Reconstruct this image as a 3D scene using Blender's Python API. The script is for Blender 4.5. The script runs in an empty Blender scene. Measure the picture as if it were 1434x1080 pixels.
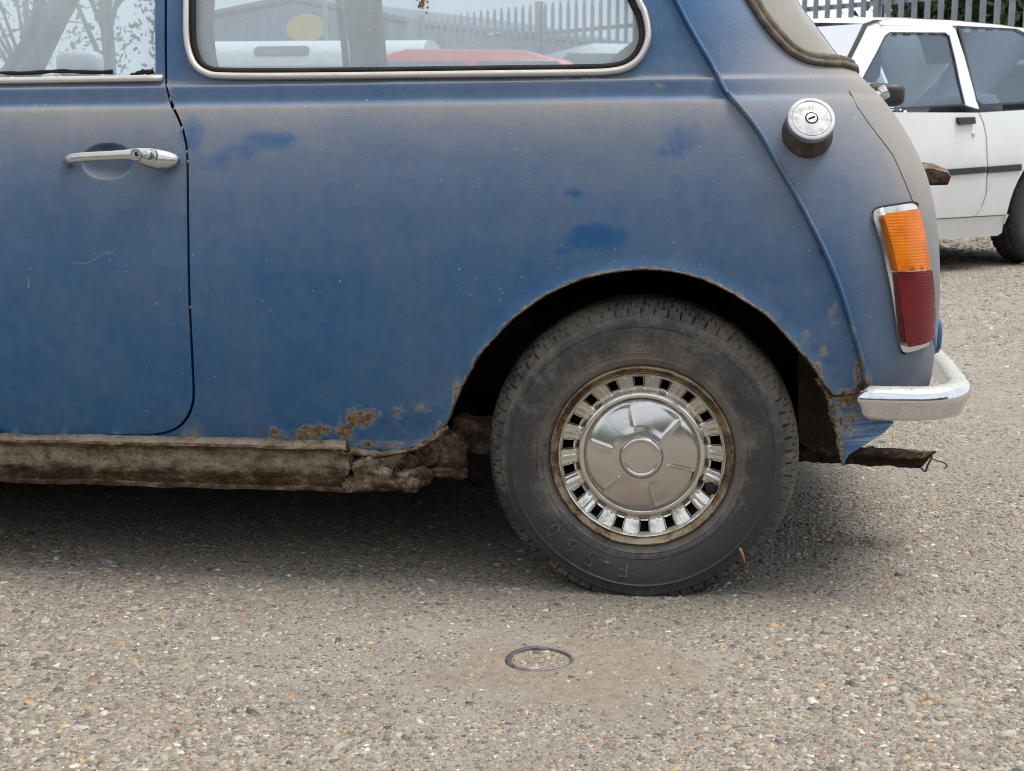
import bpy, bmesh, math, random
import numpy as np
from mathutils import Vector, Matrix, noise as mnoise
from mathutils.geometry import delaunay_2d_cdt

random.seed(7); rng = np.random.default_rng(7)
SC = bpy.context.scene
COL = SC.collection

# ------------------------------------------------------------------ camera
FPX, CAM_H = 2000.0, 0.70
YAW, PITCH = math.radians(7.0), math.atan(348 / FPX)
FWD = np.array([-math.sin(YAW) * math.cos(PITCH), math.cos(YAW) * math.cos(PITCH), -math.sin(PITCH)])
RGT = np.array([math.cos(YAW), math.sin(YAW), 0.0])
UPV = np.cross(RGT, FWD)
CAMP = np.array([0.0, 0.0, CAM_H])
cd = bpy.data.cameras.new('camera')
cd.sensor_width = 36.0
cd.lens = 36.0 * FPX / 1434.0
cd.clip_start, cd.clip_end = 0.05, 2000.0
cd.dof.use_dof = True
cd.dof.focus_distance = 2.2
cd.dof.aperture_fstop = 20.0
cam = bpy.data.objects.new('camera', cd)
COL.objects.link(cam)
M = Matrix.Identity(4)
for i in range(3):
    M[i][0], M[i][1], M[i][2], M[i][3] = RGT[i], UPV[i], -FWD[i], CAMP[i]
cam.matrix_world = M
SC.camera = cam

# ------------------------------------------------------------------ sky, sun, exposure
SUN_EL, SUN_AZ = math.radians(70), math.radians(80)      # azimuth measured clockwise from +Y
wd = bpy.data.worlds.new('World')
SC.world = wd
wd.use_nodes = True
nt = wd.node_tree
nt.nodes.clear()
w_out = nt.nodes.new('ShaderNodeOutputWorld')
w_bg = nt.nodes.new('ShaderNodeBackground')
w_sky = nt.nodes.new('ShaderNodeTexSky')
w_sky.sky_type = 'NISHITA'
w_sky.sun_disc = False
w_sky.sun_elevation = SUN_EL
w_sky.sun_rotation = SUN_AZ
w_mix = nt.nodes.new('ShaderNodeMix'); w_mix.data_type = 'RGBA'
w_mix.inputs['Factor'].default_value = 0.80             # high thin overcast over the blue
w_tc = nt.nodes.new('ShaderNodeTexCoord')
w_n = nt.nodes.new('ShaderNodeTexNoise')
w_n.inputs['Scale'].default_value = 2.2; w_n.inputs['Detail'].default_value = 6
w_r = nt.nodes.new('ShaderNodeValToRGB')
w_r.color_ramp.elements[0].position = 0.3; w_r.color_ramp.elements[0].color = (7.2, 7.7, 8.4, 1)
w_r.color_ramp.elements[1].position = 0.7; w_r.color_ramp.elements[1].color = (10.0, 10.2, 10.5, 1)
nt.links.new(w_tc.outputs['Generated'], w_n.inputs['Vector'])
nt.links.new(w_n.outputs['Fac'], w_r.inputs['Fac'])
nt.links.new(w_sky.outputs['Color'], w_mix.inputs['A'])
nt.links.new(w_r.outputs['Color'], w_mix.inputs['B'])
nt.links.new(w_mix.outputs['Result'], w_bg.inputs['Color'])
w_bg.inputs['Strength'].default_value = 0.075
nt.links.new(w_bg.outputs['Background'], w_out.inputs['Surface'])

sl = bpy.data.lights.new('sun', 'SUN')
sl.energy = 2.2
sl.angle = math.radians(30)
sl.color = (1.0, 0.96, 0.9)
so = bpy.data.objects.new('sun', sl)
COL.objects.link(so)
sdir = Vector((math.sin(SUN_AZ) * math.cos(SUN_EL), math.cos(SUN_AZ) * math.cos(SUN_EL), math.sin(SUN_EL)))
so.rotation_euler = (-sdir).to_track_quat('-Z', 'Y').to_euler()
so.location = (0, -5, 12)
SC.view_settings.view_transform = 'Standard'
SC.view_settings.look = 'None'
SC.view_settings.exposure = 0.95
SC.view_settings.gamma = 1.0
SC.view_settings.use_curve_mapping = False
SC.cycles.filter_width = 1.0
SC.cycles.max_bounces = 8
SC.cycles.transparent_max_bounces = 16
SC.cycles.caustics_reflective = False
SC.cycles.caustics_refractive = False

# ------------------------------------------------------------------ projection helpers (used to measure the photograph)
def ray(x, y):
    return FWD + RGT * (x - 717) / FPX + UPV * (540 - y) / FPX
def at_y(x, y, Y):
    d = ray(x, y); return CAMP + d * (Y / d[1])
def gnd(x, y, z=0.0):
    d = ray(x, y); return CAMP + d * ((z - CAM_H) / d[2])
def at_depth(x, y, dep):
    return CAMP + ray(x, y) * dep
def proj(P):
    v = np.asarray(P) - CAMP
    z = v @ FWD
    return np.stack([717 + FPX * (v @ RGT) / z, 540 - FPX * (v @ UPV) / z], -1)

# ------------------------------------------------------------------ object helpers
def link(o, parent=None):
    COL.objects.link(o)
    if parent is not None:
        o.parent = parent
        m = Matrix.Identity(4); q = parent
        while q is not None:
            m = (Matrix.Translation(q.location) if q.parent is None else Matrix.Translation(q.location)) @ m
            q = q.parent
        o.matrix_parent_inverse = WORLD_INV(parent)
    return o
def WORLD_INV(p):
    ch = []
    q = p
    while q is not None:
        ch.append(q); q = q.parent
    m = Matrix.Identity(4)
    for q in reversed(ch):
        m = m @ q.matrix_parent_inverse @ (Matrix.LocRotScale(q.location, q.rotation_euler, q.scale))
    return m.inverted()
def tag(o, label=None, cat=None, group=None, kind=None):
    if label: o['label'] = label
    if cat: o['category'] = cat
    if group: o['group'] = group
    if kind: o['kind'] = kind
    return o
def empty(name, loc, parent=None):
    o = bpy.data.objects.new(name, None)
    o.location = Vector(loc)
    o.empty_display_size = 0.1
    return link(o, parent)
def make(name, verts, faces, mat, parent=None, smooth=True, attrs=None, mats=None, midx=None, sharp=None):
    me = bpy.data.meshes.new(name)
    me.from_pydata([tuple(map(float, v)) for v in verts], [], [tuple(map(int, f)) for f in faces])
    me.validate(); me.update()
    if mats:
        for m in mats: me.materials.append(m)
        if midx is not None: me.polygons.foreach_set('material_index', list(midx))
    else:
        me.materials.append(mat)
    if smooth:
        me.polygons.foreach_set('use_smooth', [True] * len(me.polygons))
        if sharp is not None:
            me.set_sharp_from_angle(angle=math.radians(sharp))
    if attrs:
        for k, a in attrs.items():
            at = me.attributes.new(k, 'FLOAT', 'POINT')
            at.data.foreach_set('value', np.asarray(a, dtype=np.float32))
    o = bpy.data.objects.new(name, me)
    return link(o, parent)
class MB:
    """collects shapes into one mesh"""
    def __init__(s): s.v = []; s.f = []
    def add(s, v, f):
        b = len(s.v); s.v += [tuple(map(float, p)) for p in v]; s.f += [tuple(i + b for i in q) for q in f]
        return s
    def box(s, c, size, rz=0.0, ax=None):
        c = np.array(c, float); h = np.array(size, float) / 2
        if ax is None:
            ax = np.array([[math.cos(rz), math.sin(rz), 0], [-math.sin(rz), math.cos(rz), 0], [0, 0, 1.0]])
        v = [c + sx * h[0] * ax[0] + sy * h[1] * ax[1] + sz * h[2] * ax[2] for sx in (-1, 1) for sy in (-1, 1) for sz in (-1, 1)]
        return s.add(v, [(0, 1, 3, 2), (4, 6, 7, 5), (0, 4, 5, 1), (2, 3, 7, 6), (0, 2, 6, 4), (1, 5, 7, 3)])
    def tube(s, pts, rad, n=10, cap=True):
        pts = [np.array(p, float) for p in pts]
        if not hasattr(rad, '__len__'): rad = [rad] * len(pts)
        ref = None; V = []
        for i, p in enumerate(pts):
            t = pts[min(i + 1, len(pts) - 1)] - pts[max(i - 1, 0)]; t /= np.linalg.norm(t) + 1e-12
            if ref is None:
                ref = np.array([0, 0, 1.0]) if abs(t[2]) < .9 else np.array([1.0, 0, 0])
            a = ref - t * (ref @ t); a /= np.linalg.norm(a); b = np.cross(t, a); ref = a
            r = rad[i]; ra, rb = r if hasattr(r, '__len__') else (r, r)
            V += [p + a * ra * math.cos(2 * math.pi * k / n) + b * rb * math.sin(2 * math.pi * k / n) for k in range(n)]
        F = [(i * n + k, i * n + (k + 1) % n, (i + 1) * n + (k + 1) % n, (i + 1) * n + k) for i in range(len(pts) - 1) for k in range(n)]
        if cap:
            F.append(tuple(range(n))[::-1]); F.append(tuple((len(pts) - 1) * n + k for k in range(n)))
        return s.add(V, F)
    def lathe(s, prof, c, axis, up, n=48, close=False, ang0=0.0):
        c = np.array(c, float); axis = np.array(axis, float); axis /= np.linalg.norm(axis)
        up = np.array(up, float); up = up - axis * (up @ axis); up /= np.linalg.norm(up); e = np.cross(up, axis)
        V = []
        for r, o in prof:
            V += [c + axis * o + r * (math.cos(ang0 + 2 * math.pi * k / n) * e + math.sin(ang0 + 2 * math.pi * k / n) * up) for k in range(n)]
        F = [(i * n + k, (i + 1) * n + k, (i + 1) * n + (k + 1) % n, i * n + (k + 1) % n) for i in range(len(prof) - 1) for k in range(n)]
        return s.add(V, F)
    def build(s, name, mat, parent=None, smooth=True, sharp=40, **k):
        return make(name, s.v, s.f, mat, parent, smooth, sharp=sharp, **k)
def pchip(xs, ys):
    xs = np.array(xs, float); ys = np.array(ys, float); h = np.diff(xs); d = np.diff(ys) / h
    m = np.zeros_like(ys); m[0], m[-1] = d[0], d[-1]
    for i in range(1, len(xs) - 1):
        if d[i - 1] * d[i] > 0:
            w1, w2 = 2 * h[i] + h[i - 1], h[i] + 2 * h[i - 1]
            m[i] = (w1 + w2) / (w1 / d[i - 1] + w2 / d[i])
    def f(x):
        x = np.clip(np.asarray(x, float), xs[0], xs[-1])
        i = np.clip(np.searchsorted(xs, x) - 1, 0, len(xs) - 2)
        t = (x - xs[i]) / h[i]
        return (ys[i] * (1 + 2 * t) * (1 - t) ** 2 + h[i] * m[i] * t * (1 - t) ** 2 + ys[i + 1] * t * t * (3 - 2 * t) + h[i] * m[i + 1] * t * t * (t - 1))
    return f
def cr(pts, n=8, closed=False):
    """Catmull-Rom through the points"""
    P = [np.array(p, float) for p in pts]; out = []
    N = len(P); segs = N if closed else N - 1
    for i in range(segs):
        p1, p2 = P[i], P[(i + 1) % N]
        p0 = P[i - 1] if (i > 0 or closed) else 2 * p1 - p2
        p3 = P[(i + 2) % N] if (i + 2 < N or closed) else 2 * p2 - p1
        for k in range(n):
            t = k / n
            out.append(.5 * (2 * p1 + (p2 - p0) * t + (2 * p0 - 5 * p1 + 4 * p2 - p3) * t * t + (3 * p1 - p0 - 3 * p2 + p3) * t ** 3))
    if not closed: out.append(P[-1])
    return out
def dens(pts, step, closed=False):
    P = [np.array(p, float) for p in pts]; out = []
    for i in range(len(P) - (0 if closed else 1)):
        a, b = P[i], P[(i + 1) % len(P)]
        k = max(1, int(np.linalg.norm(b - a) / step + .5))
        out += [a + (b - a) * j / k for j in range(k)]
    if not closed: out.append(P[-1])
    return out
def inside(poly, pts):
    poly = np.array(poly); x, y = pts[:, 0], pts[:, 1]; res = np.zeros(len(pts), bool)
    x1, y1 = poly[:, 0], poly[:, 1]; x2, y2 = np.roll(x1, -1), np.roll(y1, -1)
    for i in range(len(poly)):
        c = ((y1[i] > y) != (y2[i] > y))
        if c.any():
            xi = (x2[i] - x1[i]) * (y - y1[i]) / ((y2[i] - y1[i]) or 1e-12) + x1[i]
            res ^= c & (x < xi)
    return res
def fbm(p, s=1.0, oct=3):
    v = Vector((p[0] * s, p[1] * s, p[2] * s)); a = 1.0; r = 0.0
    for _ in range(oct):
        r += a * mnoise.noise(v); v = v * 2.03 + Vector((3.1, 1.7, 5.3)); a *= .5
    return r

def lump(c, r, seed=0, n=14, amp=.35, fs=45):
    V = []; F = []
    for i in range(n + 1):
        th = math.pi * i / n
        for j in range(n * 2):
            ph = 2 * math.pi * j / (n * 2)
            d = np.array([math.sin(th) * math.cos(ph), math.sin(th) * math.sin(ph), math.cos(th)])
            # boxy lump
            d = d / (np.abs(d) ** 4).sum() ** .25
            p = np.array(c) + d * np.array(r)
            V.append(p + d * np.array(r) * (amp * fbm(p + seed, fs, 4)))
    m_ = n * 2
    F = [(i * m_ + j, (i + 1) * m_ + j, (i + 1) * m_ + (j + 1) % m_, i * m_ + (j + 1) % m_) for i in range(n) for j in range(m_)]
    return V, F

# ------------------------------------------------------------------ materials
class N:
    def __init__(s, name):
        s.m = bpy.data.materials.new(name); s.m.use_nodes = True
        s.t = s.m.node_tree; s.t.nodes.clear()
        s.out = s.t.nodes.new('ShaderNodeOutputMaterial')
        s.g = s.t.nodes.new('ShaderNodeNewGeometry'); s.tc = s.t.nodes.new('ShaderNodeTexCoord')
        s.pos = s.g.outputs['Position']
    def put(s, sock, v):
        if v is None: return
        if hasattr(v, 'is_output'): s.t.links.new(v, sock)
        elif isinstance(v, (tuple, list)) and len(v) == 3 and sock.type == 'RGBA': sock.default_value = (*v, 1)
        else: sock.default_value = v
    def noise(s, scale, detail=4, rough=.55, vec=None, dist=0.0, out='Fac'):
        n = s.t.nodes.new('ShaderNodeTexNoise'); s.put(n.inputs['Vector'], vec or s.pos)
        n.inputs['Scale'].default_value = scale; n.inputs['Detail'].default_value = detail
        n.inputs['Roughness'].default_value = rough; n.inputs['Distortion'].default_value = dist
        return n.outputs[out]
    def voro(s, scale, out='Distance', feat='F1', vec=None, rand=1.0):
        n = s.t.nodes.new('ShaderNodeTexVoronoi'); n.feature = feat; s.put(n.inputs['Vector'], vec or s.pos)
        n.inputs['Scale'].default_value = scale; n.inputs['Randomness'].default_value = rand
        return n.outputs[out]
    def math(s, op, a, b=0.0, c=0.0, clamp=False):
        n = s.t.nodes.new('ShaderNodeMath'); n.operation = op; n.use_clamp = clamp
        for i, v in enumerate((a, b, c)): s.put(n.inputs[i], v)
        return n.outputs[0]
    def ramp(s, f, stops, out='Color', interp='LINEAR'):
        n = s.t.nodes.new('ShaderNodeValToRGB'); n.color_ramp.interpolation = interp
        e = n.color_ramp.elements
        while len(e) < len(stops): e.new(.5)
        for k, (p, c) in enumerate(stops):
            e[k].position = p
            e[k].color = (c, c, c, 1) if not hasattr(c, '__len__') else (*c, 1)
        s.put(n.inputs[0], f); return n.outputs[out]
    def step(s, f, a, b):
        n = s.t.nodes.new('ShaderNodeMapRange'); n.interpolation_type = 'SMOOTHSTEP'
        s.put(n.inputs[0], f); n.inputs[1].default_value = a; n.inputs[2].default_value = b
        return n.outputs[0]
    def mix(s, f, a, b, mode='MIX'):
        n = s.t.nodes.new('ShaderNodeMix'); n.data_type = 'RGBA'; n.blend_type = mode
        s.put(n.inputs['Factor'], f); s.put(n.inputs['A'], a); s.put(n.inputs['B'], b)
        return n.outputs['Result']
    def fmix(s, f, a, b):
        n = s.t.nodes.new('ShaderNodeMix'); n.data_type = 'FLOAT'
        s.put(n.inputs[0], f); s.put(n.inputs[2], a); s.put(n.inputs[3], b)
        return n.outputs[0]
    def attr(s, name, out='Fac'):
        n = s.t.nodes.new('ShaderNodeAttribute'); n.attribute_name = name; return n.outputs[out]
    def sep(s, vec):
        n = s.t.nodes.new('ShaderNodeSeparateXYZ'); s.put(n.inputs[0], vec); return n.outputs
    def mapv(s, scale=(1, 1, 1), vec=None):
        n = s.t.nodes.new('ShaderNodeMapping'); s.put(n.inputs[0], vec or s.pos); n.inputs['Scale'].default_value = scale; return n.outputs[0]
    def bump(s, h, strength=.3, dist=.002, normal=None):
        n = s.t.nodes.new('ShaderNodeBump'); s.put(n.inputs['Height'], h); n.inputs['Strength'].default_value = strength
        n.inputs['Distance'].default_value = dist; s.put(n.inputs['Normal'], normal); return n.outputs[0]
    def bsdf(s, color, rough=.5, metal=0.0, normal=None, spec=None, trans=None, coat=None, sss=None):
        n = s.t.nodes.new('ShaderNodeBsdfPrincipled')
        s.put(n.inputs['Base Color'], color); s.put(n.inputs['Roughness'], rough); s.put(n.inputs['Metallic'], metal)
        s.put(n.inputs['Normal'], normal)
        if spec is not None: s.put(n.inputs['Specular IOR Level'], spec)
        if trans is not None: s.put(n.inputs['Transmission Weight'], trans)
        if coat is not None: n.inputs['Coat Weight'].default_value = coat; n.inputs['Coat Roughness'].default_value = .12
        s.last = n
        return n.outputs[0]
    def done(s, sh):
        s.t.links.new(sh, s.out.inputs['Surface']); return s.m

def rust_ramp(n, f):
    return n.ramp(f, [(0.0, (.018, .013, .010)), (.35, (.055, .034, .022)), (.52, (.115, .078, .052)), (.66, (.22, .165, .115)), (.8, (.33, .275, .21)), (1.0, (.42, .37, .295))])

def mat_paint():
    n = N('faded_blue_paint')
    n1 = n.noise(5, 6, .6); n2 = n.noise(38, 7, .62); n3 = n.noise(260, 3); nst = n.noise(1.0, 5, .6, n.mapv((55, 55, 5)))
    fine = n.noise(900, 2)
    d = n.attr('dust'); r = n.attr('rust'); c = n.attr('clean_shade')
    dd = n.math('ADD', d, n.math('MULTIPLY', n.math('SUBTRACT', n1, .5), .46))
    dd = n.math('ADD', dd, n.math('MULTIPLY', n.math('SUBTRACT', n2, .5), .26))
    dd = n.math('ADD', dd, n.math('MULTIPLY', n.math('SUBTRACT', nst, .5), .13))
    dd = n.math('ADD', dd, n.math('MULTIPLY', n.math('SUBTRACT', fine, .5), .22))
    cl = n.step(n.math('ADD', c, n.math('MULTIPLY', n.math('SUBTRACT', n.noise(22, 6, .6), .5), 1.2)), .28, .92)
    dd = n.math('SUBTRACT', dd, n.math('MULTIPLY', cl, .38), clamp=True)
    paint = n.mix(n2, (.021, .091, .216), (.030, .114, .252))
    paint = n.mix(n.math('MULTIPLY', cl, .7), paint, (.012, .078, .225))
    base = n.mix(dd, paint, n.mix(n1, (.225, .205, .185), (.275, .262, .25)))
    # white pin-point specks of lichen and grit
    vd = n.voro(210); vc = n.sep(n.voro(210, 'Color'))[0]
    sp = n.math('MULTIPLY', n.math('LESS_THAN', vd, n.math('MULTIPLY', n.math('SUBTRACT', vc, .60), .42)), .40)
    base = n.mix(sp, base, (.50, .50, .47))
    vd2 = n.voro(95); vc2 = n.sep(n.voro(95, 'Color'))[1]
    sp2 = n.math('MULTIPLY', n.math('LESS_THAN', vd2, n.math('MULTIPLY', n.math('SUBTRACT', vc2, .90), 1.3)), .5)
    base = n.mix(sp2, base, (.6, .58, .52))
    rr = n.math('ADD', r, n.math('MULTIPLY', n.math('MULTIPLY', n.math('SUBTRACT', n.noise(48, 9, .72, None, .6), .5), 3.2), n.step(r, .02, .5)))
    halo = n.math('MULTIPLY', n.step(rr, .14, .55), .6)
    base = n.mix(halo, base, (.33, .30, .25))
    rf = n.step(rr, .50, .62)
    rc = n.ramp(n.noise(110, 6, .65), [(.3, (.05, .03, .018)), (.45, (.14, .082, .045)), (.58, (.24, .17, .105)), (.72, (.38, .32, .24))])
    base = n.mix(rf, base, rc)
    # fine scratches and dry run marks
    w1 = n.noise(1.0, 3, .5, n.mapv((40, 40, 420)), 1.2); w2 = n.noise(1.0, 3, .5, n.mapv((420, 40, 30)), .8)
    scr = n.math('MULTIPLY', n.math('ADD', n.step(w1, .70, .73), n.step(w2, .72, .75)), n.step(n.noise(9, 3), .45, .6))
    base = n.mix(n.math('MULTIPLY', scr, .22), base, (.36, .36, .36))
    rough = n.fmix(dd, .42, .8); rough = n.fmix(rf, rough, .95)
    h = n.math('ADD', n.math('MULTIPLY', n3, .25), n.math('MULTIPLY', n.step(rr, .3, .75), n.math('ADD', n.noise(160, 5, .7), .4)))
    h = n.math('ADD', h, n.math('MULTIPLY', sp2, .5))
    return n.done(n.bsdf(base, rough, 0, n.bump(h, .55, .0022), spec=.28))

def mat_rust(name, lift=0.0, sc=30, bump=.7, tint=None, stretch=(1, 1, 1), seam=False):
    n = N(name)
    mv = n.mapv(stretch)
    a = n.noise(sc, 8, .68, mv); b = n.noise(sc * 6, 6, .65, mv); c = n.noise(1.0, 6, .6, n.mapv((sc * .4, sc * .4, sc * 2.5)))
    f = n.math('ADD', n.math('ADD', n.math('MULTIPLY', a, .5), n.math('MULTIPLY', b, .25)), n.math('MULTIPLY', c, .25))
    f = n.math('ADD', n.math('MULTIPLY', n.math('SUBTRACT', f, .5), 2.4), .5 + lift)
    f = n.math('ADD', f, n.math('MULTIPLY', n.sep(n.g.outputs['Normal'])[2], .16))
    if seam:
        f = n.math('ADD', n.math('MULTIPLY', n.math('SUBTRACT', f, .5 + lift), .8), .5 + lift)
    if seam:                                            # darker towards the bottom edge
        f = n.math('SUBTRACT', f, n.math('MULTIPLY', n.math('SUBTRACT', 1.0, n.step(n.math('ADD', n.sep(n.pos)[2], n.math('MULTIPLY', n.math('SUBTRACT', a, .5), .05)), .158, .186)), .22))
    base = rust_ramp(n, f)
    if tint: base = n.mix(.6, base, tint, 'MULTIPLY')
    return n.done(n.bsdf(base, .95, 0, n.bump(n.math('ADD', b, a), bump, .006), spec=.15))

def mat_chrome(name, col=(.62, .61, .60), rough=.14, dirt=.35, pits=.5, dcol=(.30, .26, .20), sc=40):
    n = N(name)
    a = n.noise(sc, 8, .65); b = n.noise(sc * 7, 4, .6); up = n.sep(n.g.outputs['Normal'])[2]
    d = n.step(n.math('ADD', n.math('ADD', n.math('MULTIPLY', a, .8), n.math('MULTIPLY', b, .25)), n.math('MULTIPLY', n.math('MAXIMUM', up, 0.0), .45)), .86 - dirt * .6, 1.1 - dirt * .35)
    base = n.mix(d, col, dcol)
    vd = n.voro(420); vc = n.sep(n.voro(420, 'Color'))[0]
    pit = n.math('LESS_THAN', vd, n.math('MULTIPLY', n.math('SUBTRACT', vc, 1.0 - pits * .3), 1.4))
    pit = n.math('MULTIPLY', pit, n.step(a, .45, .6))
    base = n.mix(pit, base, (.10, .055, .03))
    metal = n.math('SUBTRACT', 1.0, n.math('MAXIMUM', n.math('MULTIPLY', d, .85), pit), clamp=True)
    rough_ = n.fmix(d, n.math('ADD', n.math('MULTIPLY', b, .12), rough), .65)
    return n.done(n.bsdf(base, rough_, metal, n.bump(n.math('ADD', n.math('MULTIPLY', d, .4), n.math('MULTIPLY', b, .3)), .12, .001)))

def mat_plain(name, col, rough=.5, metal=0.0, var=.15, sc=20, spec=None, bump=.1, coat=None, bs=200):
    n = N(name)
    a = n.noise(sc, 6, .6)
    dark = tuple(c * (1 - var) for c in col); lite = tuple(min(1, c * (1 + var)) for c in col)
    base = n.mix(n.step(a, .3, .7), dark, lite)
    return n.done(n.bsdf(base, n.fmix(a, rough * .85, min(1, rough * 1.15)), metal, n.bump(n.noise(bs, 4), bump, .002) if bump else None, spec=spec, coat=coat))

def mat_glass(name, haze=.4, hcol=(.62, .68, .74), tint=(.86, .93, .97), streak=.25, spots=True):
    n = N(name)
    tr = n.t.nodes.new('ShaderNodeBsdfTransparent'); tr.inputs[0].default_value = (*tint, 1)
    df = n.t.nodes.new('ShaderNodeBsdfDiffuse'); tl = n.t.nodes.new('ShaderNodeBsdfTranslucent')
    a = n.noise(7, 6, .6); b = n.noise(1, 6, .6, n.mapv((60, 60, 6))); c = n.noise(300, 3)
    col = n.mix(a, tuple(x * .9 for x in hcol), hcol)
    n.put(df.inputs[0], col); n.put(tl.inputs[0], col)
    dm = n.t.nodes.new('ShaderNodeMixShader'); dm.inputs[0].default_value = .25
    n.t.links.new(df.outputs[0], dm.inputs[1]); n.t.links.new(tl.outputs[0], dm.inputs[2])
    f = n.math('ADD', n.math('MULTIPLY', n.math('SUBTRACT', a, .5), streak), haze)
    f = n.math('ADD', f, n.math('MULTIPLY', n.math('SUBTRACT', b, .5), streak))
    f = n.math('ADD', f, n.math('MULTIPLY', n.math('SUBTRACT', c, .5), streak * .8))
    if spots:
        vd = n.voro(170); vc = n.sep(n.voro(170, 'Color'))[0]
        f = n.math('ADD', f, n.math('MULTIPLY', n.math('LESS_THAN', vd, n.math('MULTIPLY', n.math('SUBTRACT', vc, .7), .7)), .3))
    f = n.math('MINIMUM', n.math('MAXIMUM', f, .02), .97)
    ms = n.t.nodes.new('ShaderNodeMixShader'); n.put(ms.inputs[0], f)
    n.t.links.new(tr.outputs[0], ms.inputs[1]); n.t.links.new(dm.outputs[0], ms.inputs[2])
    gl = n.t.nodes.new('ShaderNodeBsdfGlossy'); gl.inputs['Roughness'].default_value = .06
    fr = n.t.nodes.new('ShaderNodeFresnel'); fr.inputs[0].default_value = 1.45
    m2 = n.t.nodes.new('ShaderNodeMixShader'); n.put(m2.inputs[0], fr.outputs[0])
    n.t.links.new(ms.outputs[0], m2.inputs[1]); n.t.links.new(gl.outputs[0], m2.inputs[2])
    return n.done(m2.outputs[0])

def mat_tyre():
    n = N('weathered_tyre_rubber')
    a = n.noise(16, 8, .68); b = n.noise(130, 6, .68); c = n.noise(700, 2)
    p = n.sep(n.pos)
    dx = n.math('SUBTRACT', p[0], -.0635); dz = n.math('SUBTRACT', p[2], .219)
    rr = n.math('SQRT', n.math('ADD', n.math('MULTIPLY', dx, dx), n.math('MULTIPLY', dz, dz)))
    cb = n.t.nodes.new('ShaderNodeCombineXYZ'); n.put(cb.inputs[0], n.math('MULTIPLY', n.math('ARCTAN2', dz, dx), .2)); n.put(cb.inputs[1], rr)
    pol = cb.outputs[0]
    scuff = n.noise(1.0, 6, .65, n.mapv((14, 260, 1), pol))       # runs round the wheel
    radial = n.noise(1.0, 5, .6, n.mapv((230, 14, 1), pol))       # runs outwards from the rim
    dust = n.math('ADD', n.math('MULTIPLY', n.math('SUBTRACT', a, .5), 2.6), n.math('MULTIPLY', n.math('SUBTRACT', b, .5), 1.3))
    dust = n.math('ADD', dust, n.math('MULTIPLY', n.math('SUBTRACT', scuff, .5), .45))
    dust = n.math('ADD', dust, n.math('MULTIPLY', n.math('SUBTRACT', radial, .5), .35))
    dust = n.math('MULTIPLY', n.step(n.math('ADD', dust, n.attr('grime_shade')), .05, 1.15), .85)
    base = n.mix(c, (.026, .028, .032), (.046, .047, .050))
    base = n.mix(dust, base, n.mix(a, (.13, .112, .094), (.235, .205, .172)))
    vd = n.voro(150); vc = n.sep(n.voro(150, 'Color'))[0]
    sp = n.math('LESS_THAN', vd, n.math('MULTIPLY', n.math('SUBTRACT', vc, .86), .9))
    base = n.mix(n.math('MULTIPLY', sp, .5), base, (.40, .37, .32))
    scr = n.step(n.noise(1.0, 4, .6, n.mapv((60, 60, 900))), .66, .72)
    base = n.mix(n.math('MULTIPLY', scr, .25), base, (.3, .27, .22))
    h = n.math('ADD', n.math('ADD', n.math('MULTIPLY', b, .6), n.math('MULTIPLY', c, .3)), n.math('MULTIPLY', scuff, .5))
    return n.done(n.bsdf(base, n.fmix(dust, .42, .9), 0, n.bump(h, .5, .002), spec=.4))

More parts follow.
